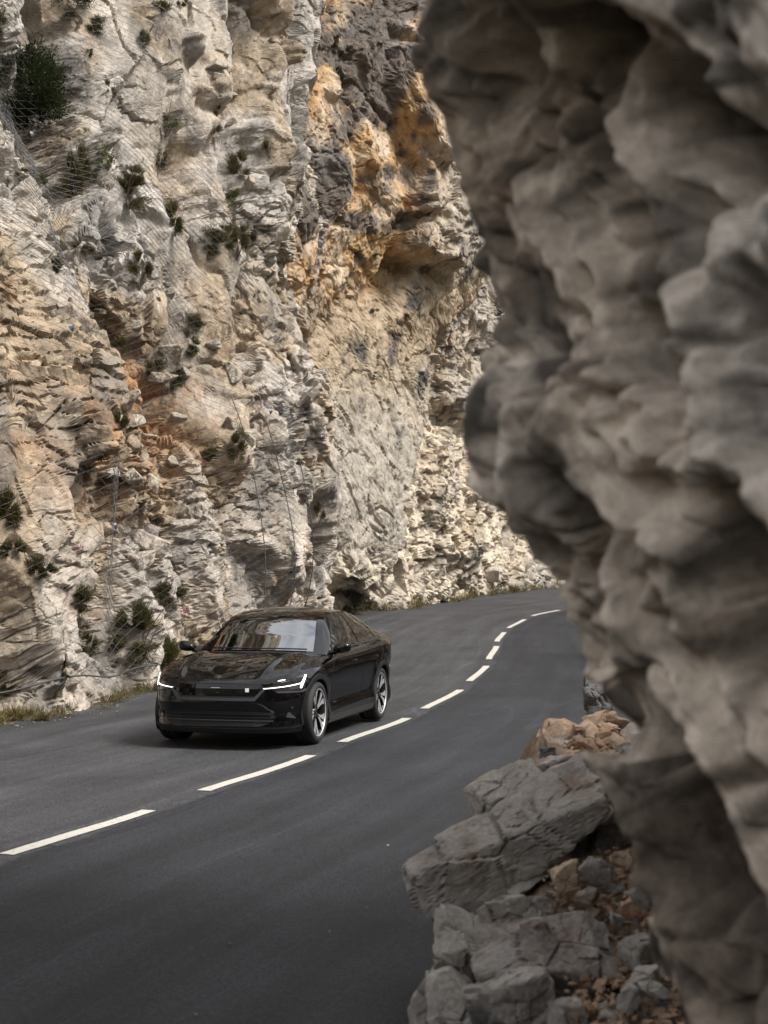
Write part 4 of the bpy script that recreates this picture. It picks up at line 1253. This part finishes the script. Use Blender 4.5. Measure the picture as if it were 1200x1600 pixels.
# ================================================================ the car (x forward, y to its left, z up; origin on the road under the front axle)
PAINT = plain('black_paint', (.002, .002, .0025), .035, spec=.55)
GLOSS = plain('gloss_black', (.003, .003, .0035), .03, spec=.5)
TRIM = plain('matte_trim', (.013, .0135, .015), .45)
SHADOW = plain('grille_black', (.004, .004, .004), .6)  # plain matte black of grilles, gaps, liners and cabin parts
STRIP = plain('satin_grey_trim', (.06, .063, .07), .35, .3)
CHROME = plain('bright_metal', (.62, .63, .64), .22, 1.0)
CUT = plain('diamond_cut_alloy', (.55, .55, .56), .40, .6)
ALLOY = plain('black_alloy', (.012, .012, .013), .35, .2, .5)
RUBBER = plain('tyre_rubber', (.018, .018, .019), .75)
LED = plain('led_white', (.8, .8, .8), .3, emit=(1.0, .98, .95), estr=1.6)
LENS = plain('lamp_interior', (.05, .05, .055), .12, .6, 1.0)
WHITE = plain('white_square', (.72, .72, .72), .4)
REDL = plain('red_lamp', (.28, .015, .015), .12, 0, 1.0)
GOLD = plain('gold_belt', (.55, .30, .03), .6)
CLOTH = plain('dark_upholstery', (.03, .03, .032), .8)
t = NT('tinted_glass')
gl = t.n('ShaderNodeBsdfGlossy', Roughness=.01); gl.inputs['Color'].default_value = (.95, .97, 1, 1)
tr = t.n('ShaderNodeBsdfTransparent'); tr.inputs['Color'].default_value = (.14, .145, .145, 1)
fr = t.n('ShaderNodeFresnel', IOR=3.8); mx = t.n('ShaderNodeMixShader')
t.l(fr.outputs[0], mx.inputs[0]); t.l(tr.outputs[0], mx.inputs[1]); t.l(gl.outputs[0], mx.inputs[2])
GLASS = t.surf(mx.outputs[0])

O_PTS = np.array([(.84, 0), (.835, .22), (.805, .43), (.74, .61), (.625, .742), (.47, .82), (.29, .865), (0, .895), (-.7, .908), (-1.4, .912), (-2.1, .918), (-2.735, .928), (-3.15, .912),
                  (-3.42, .86), (-3.6, .74), (-3.69, .52), (-3.73, .26), (-3.74, 0)])
_d = np.r_[0, np.cumsum(np.linalg.norm(np.diff(O_PTS, axis=0), axis=1))]
_tt = np.linspace(0, _d[-1], 1200)
OUT = curve_at(_d, O_PTS, _tt)
OW = np.r_[0, np.cumsum(np.linalg.norm(np.diff(OUT, axis=0), axis=1))]
ON = np.gradient(OUT, axis=0); ON /= np.linalg.norm(ON, axis=1)[:, None]
ON = np.stack([-ON[:, 1], ON[:, 0]], -1); ON = -ON * np.sign((-ON[600, 1])) if False else ON
if ON[600, 1] < 0: ON = -ON                       # outward
WTOT = OW[-1]
def w_of_x(x):                                    # arc position of a point on the side
    m = (OW > .75) & (OW < WTOT - .6)
    return np.interp(-np.asarray(x), -OUT[m][:, 0], OW[m])
ZT_W = np.r_[0, .3, .55, .8, 1.0, w_of_x(np.array([.35, .1, -.2, -.5, -.8, -1.6, -2.4, -3.0, -3.4])), WTOT - .3, WTOT]
ZT_Z = np.r_[.722, .726, .742, .775, .805, .838, .875, .912, .938, .965, .985, 1.01, 1.05, 1.07, 1.075, 1.075]
def z_top(w): return np.interp(np.abs(w), ZT_W, ZT_Z)
PV = np.array([0, .07, .14, .22, .34, .46, .60, .75, .88, .955, 1.0])
P_SIDE = np.array([.06, .03, .018, .020, .036, .022, .006, .0, .008, .032, .085])
P_NOSE = np.array([.07, .02, .012, .02, .022, .008, .0, .006, .014, .026, .05])
def body(w, z, off=0.0):
    """point on the lower body skin at arc position w (+ left, - right) and height z"""
    w = np.asarray(w, float); z = np.asarray(z, float)
    s = np.where(w < 0, -1.0, 1.0); a = np.abs(w)
    zt = z_top(a)
    v = np.clip((z - .17) / (zt - .17), -.1, 1)
    k = smoothstep(.75, 1.35, a)
    def sm(T):
        return np.interp(v, np.linspace(0, 1, 201), PROF[T])
    ins = sm(0) * (1 - k) + sm(1) * k
    x = np.interp(a, OW, OUT[:, 0]); y = np.interp(a, OW, OUT[:, 1])
    nx = np.interp(a, OW, ON[:, 0]); ny = np.interp(a, OW, ON[:, 1])
    # flared arches
    fl = 0
    for xa in (0, -2.735):
        r = np.hypot(x - xa, z - .345)
        fl = fl + .018 * np.exp(-((r - .42) / .07) ** 2) * (a > .8)
    x = x + nx * (off + fl - ins); y = y + ny * (off + fl - ins)
    return np.stack([x, s * y, z + 0 * x], -1)
_pv = np.linspace(0, 1, 201)
PROF = []
for T in (P_NOSE, P_SIDE):
    q_ = curve_at(PV, T[:, None], _pv)[:, 0]
    PROF.append(q_)

RAIL_C = np.array([(-.565, .760, .955, -.32, .985), (-.84, .685, 1.135, -.66, 1.168), (-1.16, .600, 1.335, -1.04, 1.388), (-1.62, .580, 1.422, -1.58, 1.472), (-2.15, .575, 1.412, -2.15, 1.468),
                   (-2.60, .57, 1.350, -2.63, 1.400), (-3.05, .59, 1.228, -3.12, 1.268), (-3.42, .645, 1.105, -3.50, 1.140)])
RT = np.arange(8.)
def rail(t): return curve_at(RT, RAIL_C, np.atleast_1d(np.asarray(t, float)).ravel())
def top_s(t, q, off=0.0):
    t = np.asarray(t, float); q = np.asarray(q, float)
    r = rail(t).reshape(*t.shape, 5)
    k = 1 - np.abs(q) ** 2.4
    x = r[..., 0] + (r[..., 3] - r[..., 0]) * (1 - q * q); z = r[..., 2] + (r[..., 4] - r[..., 2]) * k
    return np.stack([x, q * r[..., 1], z], -1) + np.array([0.35 * off, 0, off])
_rt = np.linspace(0, 7, 400); _rr = rail(_rt)
def side_s(x, z, off=0.0, sgn=1):
    """greenhouse side at (x, z)"""
    x = np.asarray(x, float); z = np.asarray(z, float)
    ry = np.interp(-x, -_rr[:, 0], _rr[:, 1]); rz = np.interp(-x, -_rr[:, 0], _rr[:, 2])
    w = w_of_x(x); zb = z_top(w)
    by = np.interp(w, OW, OUT[:, 1]) - .087
    f = np.clip((z - zb) / np.maximum(rz - zb, .01), 0, 1)
    y = by + (ry - by) * f + .022 * np.sin(f * math.pi) + off
    return np.stack([x, sgn * y, z + off * .35], -1)

def grid_obj(name, P, mat, parent, flip=False, smooth=True):
    return link_mesh(name, np_mesh(name, P, grid_faces(P.shape[0], P.shape[1], flip)), mat, parent, smooth)

def patch(name, poly, fn, mat, parent, off=.004, thick=.012, step=.03, smooth=True):
    """a flat outline laid on a curved skin with its own thickness"""
    bm = bmesh.new()
    bm.faces.new([bm.verts.new((a, b, 0)) for a, b in poly])
    P = np.array(poly)
    for ax in (0, 1):
        lo, hi = P[:, ax].min(), P[:, ax].max()
        n = max(1, int((hi - lo) / step))
        for c in np.linspace(lo, hi, n + 1)[1:-1]:
            co = [0, 0, 0]; no = [0, 0, 0]; co[ax] = c; no[ax] = 1
            bmesh.ops.bisect_plane(bm, geom=bm.verts[:] + bm.edges[:] + bm.faces[:], plane_co=co, plane_no=no)
    bmesh.ops.triangulate(bm, faces=bm.faces[:])
    bm.verts.ensure_lookup_table()
    Q = np.array([v.co[:2] for v in bm.verts])
    A = fn(Q[:, 0], Q[:, 1], off); B = fn(Q[:, 0], Q[:, 1], off - thick)
    faces = [[v.index for v in f.verts] for f in bm.faces]
    bnd = [(e.verts[0].index, e.verts[1].index) for e in bm.edges if e.is_boundary]
    n = len(Q); bm.free()
    V = [tuple(p) for p in A] + [tuple(p) for p in B]
    me = bpy.data.meshes.new(name)
    me.from_pydata(V, [], faces + [[a, b, b + n, a + n] for a, b in bnd])
    me.update()
    bm = bmesh.new(); bm.from_mesh(me); bmesh.ops.recalc_face_normals(bm, faces=bm.faces[:]); bm.to_mesh(me); bm.free()
    return link_mesh(name, me, mat, parent, False)

def strip_poly(pts, w):
    P = np.array(pts, float); T = np.gradient(P, axis=0); T /= np.linalg.norm(T, axis=1)[:, None]
    N = np.stack([-T[:, 1], T[:, 0]], -1) * w / 2
    return [tuple(p) for p in (P + N)] + [tuple(p) for p in (P - N)[::-1]]

def make_car():
    car = empty('car')
    AX = (0.0, -2.735); RA = .385
    # ---- lower body skin with wheel openings
    side_x = np.unique(np.r_[np.linspace(.62, -3.3, 260), [xa + s * RA * c for xa in AX for s in (-1, 1) for c in (1.0, .998, .985, .95)]])[::-1]
    w_half = np.r_[np.linspace(0, float(w_of_x(.63)), 60), w_of_x(side_x), np.linspace(float(w_of_x(-3.32)), WTOT, 40)]
    w_half = np.unique(np.round(w_half, 5))
    W = np.r_[-w_half[::-1], w_half[1:]]
    x_at = np.interp(np.abs(W), OW, OUT[:, 0]); y_at = np.interp(np.abs(W), OW, OUT[:, 1])
    zl = np.full(len(W), .17)
    for xa in AX:
        dx = np.abs(x_at - xa); m = (dx < RA) & (y_at > .8)
        zl[m] = np.maximum(zl[m], .345 + np.sqrt(np.maximum(RA ** 2 - dx[m] ** 2, 0)))
    nv = 40
    f = np.linspace(0, 1, nv); f = f ** .9
    zt = z_top(W)
    Z = zl[:, None] + (zt - zl)[:, None] * f[None]
    Pb = body(np.broadcast_to(W[:, None], Z.shape), Z)
    b = grid_obj('body', Pb, PAINT, car)
    # ---- bonnet and front wings
    wc = float(w_of_x(-.565)); wk = .93
    def coons(nq, nr):
        q = np.linspace(0, 1, nq); r = np.linspace(0, 1, nr)
        front = body(q * wk, z_top(q * wk))
        wside = wk + (wc - wk) * r
        side = body(wside, z_top(wside))
        cc = curve_at(np.array([0, .2, .5, .8, 1.0]), np.array([(.79, .722), (.64, .775), (.32, .868), (-.04, .945), (-.36, .985)]), r)
        cen = np.stack([cc[:, 0], 0 * r, cc[:, 1]], -1)
        cen[0] = front[0]
        e = side[-1]
        back = np.stack([lerp(cen[-1][0], e[0], q ** 2), e[1] * q, lerp(cen[-1][2], e[2], q ** 2)], -1)
        Q, Rr = np.meshgrid(q, r, indexing='ij'); Q = Q[..., None]; Rr = Rr[..., None]
        S = (1 - Rr) * front[:, None] + Rr * back[:, None] + (1 - Q) * cen[None] + Q * side[None] \
            - ((1 - Q) * (1 - Rr) * front[0] + Q * (1 - Rr) * front[-1] + (1 - Q) * Rr * back[0] + Q * Rr * back[-1])
        # crown, raised ridges beside a shallow dish, rounded wing tops
        win = np.sin(np.clip(Rr[..., 0], 0, 1) * math.pi) ** .6
        qq = Q[..., 0]
        S[..., 2] += win * (.055 * np.sin(qq * math.pi) ** 1.0) * smoothstep(0, .25, Rr[..., 0])
        ridge = .50 + .16 * Rr[..., 0]
        S[..., 2] += .030 * win * np.exp(-((qq - ridge) / .05) ** 2) + .012 * win * smoothstep(ridge - .02, ridge + .02, qq) * smoothstep(1, .8, qq)
        S[..., 2] += .016 * win * np.exp(-((qq - .90) / .05) ** 2)
        rr_ = Rr[..., 0]
        S[..., 2] += .024 * (1 - np.exp(-rr_ / .05)) * np.exp(-rr_ / .25) * smoothstep(1, .85, qq)      # rolled leading edge
        return S
    H = coons(70, 60)
    for sgn in (1, -1):
        P = H.copy(); P[..., 1] *= sgn
        grid_obj('bonnet_half' if False else 'bonnet', P, PAINT, car, sgn < 0)
    # bonnet shut lines
    def hood_pt(a, bb, off):
        i = np.clip(np.abs(a), 0, 1) * (H.shape[0] - 1); j = np.clip(bb, 0, 1) * (H.shape[1] - 1)
        i0 = np.minimum(i.astype(int), H.shape[0] - 2); j0 = np.minimum(j.astype(int), H.shape[1] - 2)
        fi, fj = (i - i0)[:, None], (j - j0)[:, None]
        P = (H[i0, j0] * (1 - fi) * (1 - fj) + H[i0 + 1, j0] * fi * (1 - fj) + H[i0, j0 + 1] * (1 - fi) * fj + H[i0 + 1, j0 + 1] * fi * fj)
        P = P.copy(); P[:, 1] *= np.where(a < 0, -1, 1); P[:, 2] += off
        return P
    for s in (1, -1):
        patch('shut_line', strip_poly([(s * .985, .05), (s * .93, .25), (s * .86, .5), (s * .84, .75), (s * .85, 1.0)], .010), hood_pt, SHADOW, b, .0015, .004, .05)
    # ---- roof, windscreen, rear window
    tt_r = np.linspace(2, 4.9, 50); q = np.linspace(-1, 1, 49)
    T2, Q2 = np.meshgrid(tt_r, q, indexing='ij')
    roof = grid_obj('roof', top_s(T2, Q2), GLOSS, car, True)
    T2, Q2 = np.meshgrid(np.linspace(4.9, 7, 40), q, indexing='ij')
    grid_obj('rear_window', top_s(T2, Q2), GLOSS, car, True)
    qg = np.linspace(-.925, .925, 47)
    T2, Q2 = np.meshgrid(np.linspace(.06, 1.9, 40), qg, indexing='ij')
    ws = grid_obj('windscreen', top_s(T2, Q2), GLASS, car, True)
    for s in (1, -1):                                                       # pillars
        T2, Q2 = np.meshgrid(np.linspace(0, 2.0, 40), s * np.linspace(.925, 1.0, 5), indexing='ij')
        grid_obj('pillar', top_s(T2, Q2), PAINT, car, s > 0)
    T2, Q2 = np.meshgrid(np.linspace(1.9, 2.0, 4), qg, indexing='ij')
    grid_obj('header', top_s(T2, Q2), GLOSS, car, True)
    T2, Q2 = np.meshgrid(np.linspace(-.05, .06, 4), qg, indexing='ij')
    grid_obj('cowl', top_s(T2, Q2), TRIM, car, True)
    # dark printed border and wipers
    wsf = lambda a, bb, off: top_s(bb, a, off)
    bord = [([(-.925, .06), (.925, .06), (.925, .14), (-.925, .14)]), ([(-.925, 1.84), (.925, 1.84), (.925, 1.9), (-.925, 1.9)]),
            ([(-.925, .14), (-.885, .14), (-.885, 1.84), (-.925, 1.84)]), ([(.885, .14), (.925, .14), (.925, 1.84), (.885, 1.84)])]
    for pl_ in bord: patch('glass_border', pl_, wsf, GLOSS, ws, .001, .004, .08)
    for a0, a1 in ((-.72, .05), (.08, .80)):
        V_, F_ = tubes([[top_s(np.array(.13 + .05 * abs(c)), np.array(c), .018) for c in np.linspace(a0, a1, 10)]], .009, 5)
        link_mesh('wiper', np_mesh('wiper', V_, F_), SHADOW, car, smooth=True)
    # ---- sides of the cabin
    for s in (1, -1):
        xs = np.linspace(-.565, -3.42, 90)
        rz = np.interp(-xs, -_rr[:, 0], _rr[:, 2]); zb = z_top(w_of_x(xs))
        fz = np.linspace(0, 1, 16)
        Zs = zb[:, None] + (rz - zb)[:, None] * fz[None]
        grid_obj('cabin_side', side_s(np.broadcast_to(xs[:, None], Zs.shape), Zs, 0, s), PAINT, car, s < 0)
        fn = lambda a, bb, off, s=s: side_s(a, bb, off, s)
        patch('side_window', [(-.80, .995), (-.93, 1.085), (-1.10, 1.205), (-1.26, 1.30), (-1.42, 1.350), (-1.60, 1.378), (-1.78, 1.385), (-1.85, 1.03)], fn, GLOSS, car, .004, .01, .05)
        patch('side_window', [(-1.95, 1.033), (-1.89, 1.380), (-2.20, 1.372), (-2.45, 1.335), (-2.62, 1.275), (-2.70, 1.20), (-2.66, 1.07)], fn, GLOSS, car, .004, .01, .05)
        patch('quarter_window', [(-2.72, 1.075), (-2.77, 1.19), (-2.70, 1.262), (-2.90, 1.185), (-3.02, 1.11), (-2.97, 1.09)], fn, GLOSS, car, .004, .01, .05)
        patch('window_trim', strip_poly([(-.70, .986), (-1.2, 1.002), (-1.8, 1.016), (-2.4, 1.038), (-2.9, 1.075)], .016), fn, TRIM, car, .008, .012, .08)
    # ---- rear deck
    q = np.linspace(-1, 1, 41)
    row0 = top_s(np.full(41, 7.0), q)
    wq = WTOT - (1 - np.abs(q)) * 0
    ang = np.where(q >= 0, 1, -1)
    wt = np.interp(np.abs(q), [0, 1], [WTOT, float(w_of_x(-3.40))])
    row1 = body(ang * wt, z_top(wt)); row1[:, 1] = np.abs(row1[:, 1]) * ang
    f = np.linspace(0, 1, 8)[:, None, None]
    grid_obj('boot_lid', row0[None] * (1 - f) + row1[None] * f, PAINT, car, True)
    for s in (1, -1):
        patch('tail_lamp', [(s * (WTOT - .98), .93), (s * (WTOT - .60), .92), (s * (WTOT - .60), 1.01), (s * (WTOT - .98), 1.02)], body, REDL, car, .012, .02, .05)
    # ---- front: panel, strips, grille, lamps
    gp = [(-.505, .690), (-.25, .702), (0, .706), (.25, .702), (.505, .690), (.515, .618), (.42, .548), (-.42, .548), (-.515, .618)]
    panel = patch('grille_panel', gp, body, GLOSS, car, .010, .02, .04)
    patch('grille_mesh', [(-.44, .575), (.44, .575), (.41, .552), (-.41, .552)], body, SHADOW, panel, .014, .006, .06)
    for k in range(15):
        c = -.40 + k * .057
        patch('grille_fin', [(c, .556), (c + .008, .556), (c + .008, .572), (c, .572)], body, TRIM, panel, .018, .005, .1)
    patch('front_strip', [(-.545, .640), (-.52, .650), (-.425, .560), (.425, .560), (.52, .650), (.545, .640), (.44, .527), (-.44, .527)], body, STRIP, car, .016, .014, .04)
    patch('bonnet_gap', [(-.60, .712), (0, .719), (.60, .712), (.60, .704), (0, .711), (-.60, .704)], body, SHADOW, car, .004, .006, .06)
    patch('emblem', [(-.05, .662), (.05, .662), (.05, .667), (-.05, .667)], body, CHROME, panel, .014, .004, .1)
    patch('emblem', [(.012, .612), (.045, .612), (.045, .616), (.012, .616)], body, STRIP, panel, .014, .004, .1)
    patch('white_square', [(.335, .622), (.375, .622), (.375, .662), (.335, .662)], body, WHITE, panel, .015, .005, .1)
    # star mark on the bonnet nose
    c = hood_pt(np.array([0.0]), np.array([.10]), .003)[0]
    star = bpy.data.meshes.new('star_mark')
    star.from_pydata([tuple(c + np.array([dx, dy, .006 + .5 * -dx])) for dx, dy in ((.05, 0), (.006, .006), (0, .035), (-.006, .006), (-.05, 0), (-.006, -.006), (0, -.035), (.006, -.006))], [], [list(range(8))])
    link_mesh('star_mark', star, CHROME, car)
    # lower intake
    patch('lower_intake', [(-.64, .395), (-.40, .412), (.40, .412), (.64, .395), (.66, .345), (.60, .285), (.48, .255), (-.48, .255), (-.60, .285), (-.66, .345)], body, TRIM, car, .006, .02, .05)
    patch('intake_mesh', [(-.415, .408), (.415, .408), (.415, .262), (-.415, .262)], body, SHADOW, car, .010, .02, .05)
    for zz_, ww_ in ((.385, .62), (.352, .66), (.318, .64)):
        patch('intake_slat', strip_poly([(-ww_, zz_ - .006), (-.3, zz_), (.3, zz_), (ww_, zz_ - .006)], .008), body, STRIP if zz_ < .33 else TRIM, car, .026, .02, .05)
    for s in (1, -1):
        patch('corner_vent', [(s * .70, .395), (s * .93, .41), (s * .96, .36), (s * .93, .315), (s * .70, .315)], body, GLOSS, car, .008, .014, .04)
        patch('fog_lamp', [(s * .79, .345), (s * .93, .325), (s * .93, .335), (s * .84, .395), (s * .81, .39)], body, STRIP, car, .014, .008, .04)
        patch('sensor', [(s * .862, .455), (s * .89, .455), (s * .89, .435), (s * .862, .435)], body, STRIP, car, .006, .006, .04)
    patch('front_lip', [(-1.02, .245), (-.9, .232), (.9, .232), (1.02, .245), (1.05, .178), (-1.05, .178)], body, TRIM, car, .022, .03, .05)
    for s in (1, -1):
        hl = patch('headlight', [(s * (.5 + (a - .5) * 1.30), c_ - .008 + .02 * (a - .5)) for a, c_ in ((.500, .672), (.62, .705), (.80, .752), (.955, .796), (1.00, .792), (.985, .72), (.945, .652), (.90, .628), (.72, .622), (.60, .645))], body, LENS, car, .006, .02, .03)
        patch('light_bar', [(s * (.5 + (a - .5) * 1.30), c_ - .008 + .02 * (a - .5)) for a, c_ in ((.515, .665), (.70, .682), (.885, .702), (.885, .693), (.70, .675), (.53, .661))], body, LED, hl, .014, .01, .04)
        patch('light_bar', [(s * (.5 + (a - .5) * 1.30), c_ - .008 + .02 * (a - .5)) for a, c_ in ((.972, .784), (.985, .782), (.928, .700), (.897, .648), (.882, .648), (.900, .700))], body, LED, hl, .015, .01, .03)
        patch('lens_box', [(s * (.5 + (a - .5) * 1.30), c_ - .008 + .02 * (a - .5)) for a, c_ in ((.74, .683), (.865, .690), (.862, .645), (.76, .640))], body, STRIP, hl, .010, .008, .04)
        patch('lamp_brow', [(s * (.5 + (a - .5) * 1.30), c_ - .008 + .02 * (a - .5)) for a, c_ in ((.62, .634), (.90, .620), (.955, .640), (.945, .612), (.90, .602), (.64, .612))], body, STRIP, hl, .010, .008, .04)
    # ---- sides: arches, sills, seams, handles
    for s in (1, -1):
        sf = lambda a, c_, off, s=s: body(s * w_of_x(a), c_, off)
        for xa in AX:
            an = np.linspace(R(-14), R(194), 40)
            o_ = [(xa + math.cos(a) * (RA + .048), .345 + math.sin(a) * (RA + .048)) for a in an]
            i_ = [(xa + math.cos(a) * (RA - .012), .345 + math.sin(a) * (RA - .012)) for a in an[::-1]]
            patch('arch_trim', o_ + i_, sf, TRIM, car, .012, .03, .05)
            # liner
            an = np.linspace(R(-30), R(210), 30)
            Lr = np.array([[(xa + math.cos(a) * (RA + .01), s * yy, .345 + math.sin(a) * (RA + .01)) for a in an] for yy in (.89, .55)])
            grid_obj('wheel_liner', Lr, SHADOW, car)
            Lc = np.array([[(xa + math.cos(a) * rr_, s * .56, .345 + math.sin(a) * rr_) for a in an] for rr_ in (.01, RA + .01)])
            grid_obj('wheel_liner', Lc, SHADOW, car)
        patch('sill_trim', [(-.43, .19), (-.41, .295), (-2.33, .335), (-2.305, .19)], sf, TRIM, car, .012, .03, .06)
        patch('door_seam', strip_poly([(-.50, .32), (-.50, .60), (-.56, .80), (-.66, .955)], .008), sf, SHADOW, car, .002, .006, .04)
        patch('door_seam', strip_poly([(-1.83, .33), (-1.83, .60), (-1.85, .80), (-1.88, .97)], .008), sf, SHADOW, car, .002, .006, .04)
        patch('door_seam', strip_poly([(-2.28, .40), (-2.34, .56), (-2.46, .72), (-2.72, .86), (-2.78, 1.0)], .008), sf, SHADOW, car, .002, .006, .04)
        for hx in (-1.60, -2.55):
            patch('door_handle', [(hx, .845), (hx + .02, .860), (hx + .15, .860), (hx + .17, .845), (hx + .15, .828), (hx + .02, .828)], sf, PAINT, car, .028, .03, .03)
            patch('handle_cap', [(hx + .13, .852), (hx + .165, .850), (hx + .165, .836), (hx + .13, .834)], sf, CHROME, car, .031, .006, .03)
        patch('door_mark', [(-.66, .400), (-.66, .408), (-.77, .408), (-.77, .400)], sf, STRIP, car, .003, .004, .05)
        patch('door_mark', [(-.655, .440), (-.655, .402), (-.662, .402), (-.662, .440)], sf, STRIP, car, .003, .004, .05)
        # mirror
        bm = bmesh.new(); bmesh.ops.create_icosphere(bm, subdivisions=4, radius=1)
        for v in bm.verts:
            x, y, z = v.co
            x = math.copysign(abs(x) ** .7, x); z = math.copysign(abs(z) ** .8, z); y = math.copysign(abs(y) ** .75, y)
            k = .75 + .25 * (y + 1) / 2
            v.co = (x * .09 * (1.0 if x > 0 else .55) * (1.1 - .22 * (y + 1) / 2), y * .105, z * .068 * k + .012 * y)
        me = bpy.data.meshes.new('mirror'); bm.to_mesh(me); bm.free()
        mi = link_mesh('mirror', me, GLOSS, car, True)
        mi.location = (-.72, s * .965, 1.025); mi.scale = (1, s, 1)
        V_, F_ = tubes([[np.array((-.72, s * .80, .965)), np.array((-.72, s * .88, .98)), np.array((-.72, s * .94, 1.0))]], .028, 8)
        link_mesh('mirror_arm', np_mesh('mirror_arm', V_, F_), PAINT, car, smooth=True)
    # ---- underside
    for name_, x0, x1, y0, z0, z1 in (('floor_pan', .62, -3.45, .54, .165, .60), ('floor_pan', -.42, -2.30, .84, .175, .32), ('floor_pan', .66, .36, .60, .18, .55)):
        me = np_mesh(name_, [(x, y, z) for x in (x0, x1) for y in (-y0, y0) for z in (z0, z1)], [(0, 1, 3, 2), (4, 6, 7, 5), (0, 4, 5, 1), (2, 3, 7, 6), (0, 2, 6, 4), (1, 5, 7, 3)])
        link_mesh(name_, me, SHADOW, car)
    # ---- interior
    def box(name_, c, d, mat, bev=.04, rot=0):
        bm = bmesh.new(); bmesh.ops.create_cube(bm, size=1)
        for v in bm.verts: v.co = Vector((v.co.x * d[0], v.co.y * d[1], v.co.z * d[2]))
        bmesh.ops.bevel(bm, geom=bm.edges[:], offset=bev, segments=3, affect='EDGES')
        me = bpy.data.meshes.new(name_); bm.to_mesh(me); bm.free()
        o = link_mesh(name_, me, mat, car, True); o.location = c; o.rotation_euler = (0, rot, 0)
        return o
    box('dashboard', (-.78, 0, .86), (.55, 1.40, .16), SHADOW, .05)
    box('cabin_floor', (-2.0, 0, .62), (2.9, 1.45, .06), SHADOW, .02)
    for s in (1, -1):
        box('seat_back', (-1.72, s * .37, .93), (.13, .50, .62), CLOTH, .06, R(-14))
        box('headrest', (-1.83, s * .37, 1.27), (.09, .26, .16), CLOTH, .04, R(-10))
        pt = [np.array((-1.60, s * .60, 1.15)), np.array((-1.56, s * .48, 1.10)), np.array((-1.55, s * .38, .92)), np.array((-1.52, s * .28, .75))]
        V_, F_ = tubes([pt], .024, 4)
        link_mesh('seat_belt', np_mesh('seat_belt', V_, F_), GOLD, car)
    an = np.linspace(0, 2 * math.pi, 33)
    V_, F_ = tubes([[np.array((-1.16 + .08 * math.sin(a), .37 + .17 * math.cos(a), .97 + .15 * math.sin(a))) for a in an]], .016, 6)
    link_mesh('steering_wheel', np_mesh('steering_wheel', V_, F_), SHADOW, car, smooth=True)
    box('rear_mirror', (-1.08, 0, 1.27), (.03, .24, .07), SHADOW, .012)
    # ---- wheels
    def lathe(prof, n=64):
        P = np.array(prof); a = np.linspace(0, 2 * math.pi, n + 1)
        return np.stack([P[:, None, 0] * np.cos(a)[None], np.broadcast_to(P[:, None, 1], (len(P), n + 1)), P[:, None, 0] * np.sin(a)[None]], -1)
    tyre_m = np_mesh('tyre', lathe([(.262, .125), (.275, .137), (.300, .138), (.322, .130), (.336, .112), (.343, .08), (.343, .052), (.337, .050), (.337, .042), (.344, .040), (.345, .004), (.338, .002), (.338, -.006), (.344, -.008),
                                    (.343, -.06), (.337, -.112), (.300, -.138), (.262, -.125)]), grid_faces(18, 65))
    rim_m = np_mesh('wheel', lathe([(.266, .126), (.266, .118), (.250, .110), (.243, .08), (.238, .0), (.236, -.10), (.250, -.12), (.262, -.125)]), grid_faces(8, 65))
    lip_m = np_mesh('rim_edge', lathe([(.266, .127), (.262, .130), (.256, .129), (.252, .120)]), grid_faces(4, 65))
    disc_m = np_mesh('brake_disc', lathe([(.06, .03), (.185, .03), (.185, -.0)]), grid_faces(3, 65))
    back_m = np_mesh('wheel_back', lathe([(.001, -.05), (.24, -.05)]), grid_faces(2, 65))
    hub_m = np_mesh('hub_cap', lathe([(.001, .098), (.03, .098), (.036, .092), (.055, .085), (.062, .06)]), grid_faces(5, 65))
    def blade(outline, y0, y1):
        n = len(outline)
        V = [(r * math.cos(a), y0 + (y1 - y0) * (r - .05) / .2, r * math.sin(a)) for r, a in outline]
        V2 = [(x, y - .035, z) for x, y, z in V]
        me = bpy.data.meshes.new('spoke')
        me.from_pydata(V + V2, [], [list(range(n))] + [[i, (i + 1) % n, (i + 1) % n + n, i + n] for i in range(n)])
        me.update()
        return me
    spk = blade([(.055, -.34), (.055, .34), (.12, .27), (.175, .31), (.252, .43), (.252, .09), (.19, .05), (.12, .0), (.19, -.05), (.252, -.09), (.252, -.43), (.175, -.31), (.12, -.27)], .088, .112)
    cutf = [blade([(.075, s * .20), (.12, s * .235), (.180, s * .285), (.250, s * .40), (.250, s * .115), (.19, s * .075), (.125, s * .03)][::(1 if s > 0 else -1)], .092, .1155) for s in (1, -1)]
    for xa in AX:
        for s in (1, -1):
            wh = bpy.data.objects.new('wheel', rim_m); COL.objects.link(wh); wh.parent = car
            if not rim_m.materials: rim_m.materials.append(ALLOY)
            wh.location = (xa, s * .778, .345); wh.rotation_euler = (0, R(17 if xa else 5), 0); wh.scale = (1, s, 1)
            def sub(name_, me, mat, ang=0):
                o = bpy.data.objects.new(name_, me); COL.objects.link(o); o.parent = wh; o.rotation_euler = (0, ang, 0)
                if not me.materials: me.materials.append(mat)
            sub('tyre', tyre_m, RUBBER); sub('rim_edge', lip_m, CUT); sub('brake_disc', disc_m, STRIP); sub('wheel_back', back_m, SHADOW); sub('hub_cap', hub_m, ALLOY)
            for k in range(5):
                sub('spoke', spk, ALLOY, k * 2 * math.pi / 5)
                for c_ in cutf: sub('spoke_face', c_, CUT, k * 2 * math.pi / 5)
    for me in (tyre_m, rim_m, lip_m, disc_m, hub_m):
        me.polygons.foreach_set('use_smooth', np.ones(len(me.polygons), dtype=bool))
    tag(car, 'glossy black electric hatchback with lit headlights driving in the left lane', 'car')
    return car
car = make_car()
car.location = (-1.60, 16.14, 0.012)
car.rotation_euler = (0, 0, math.atan2(-.967, -.252))
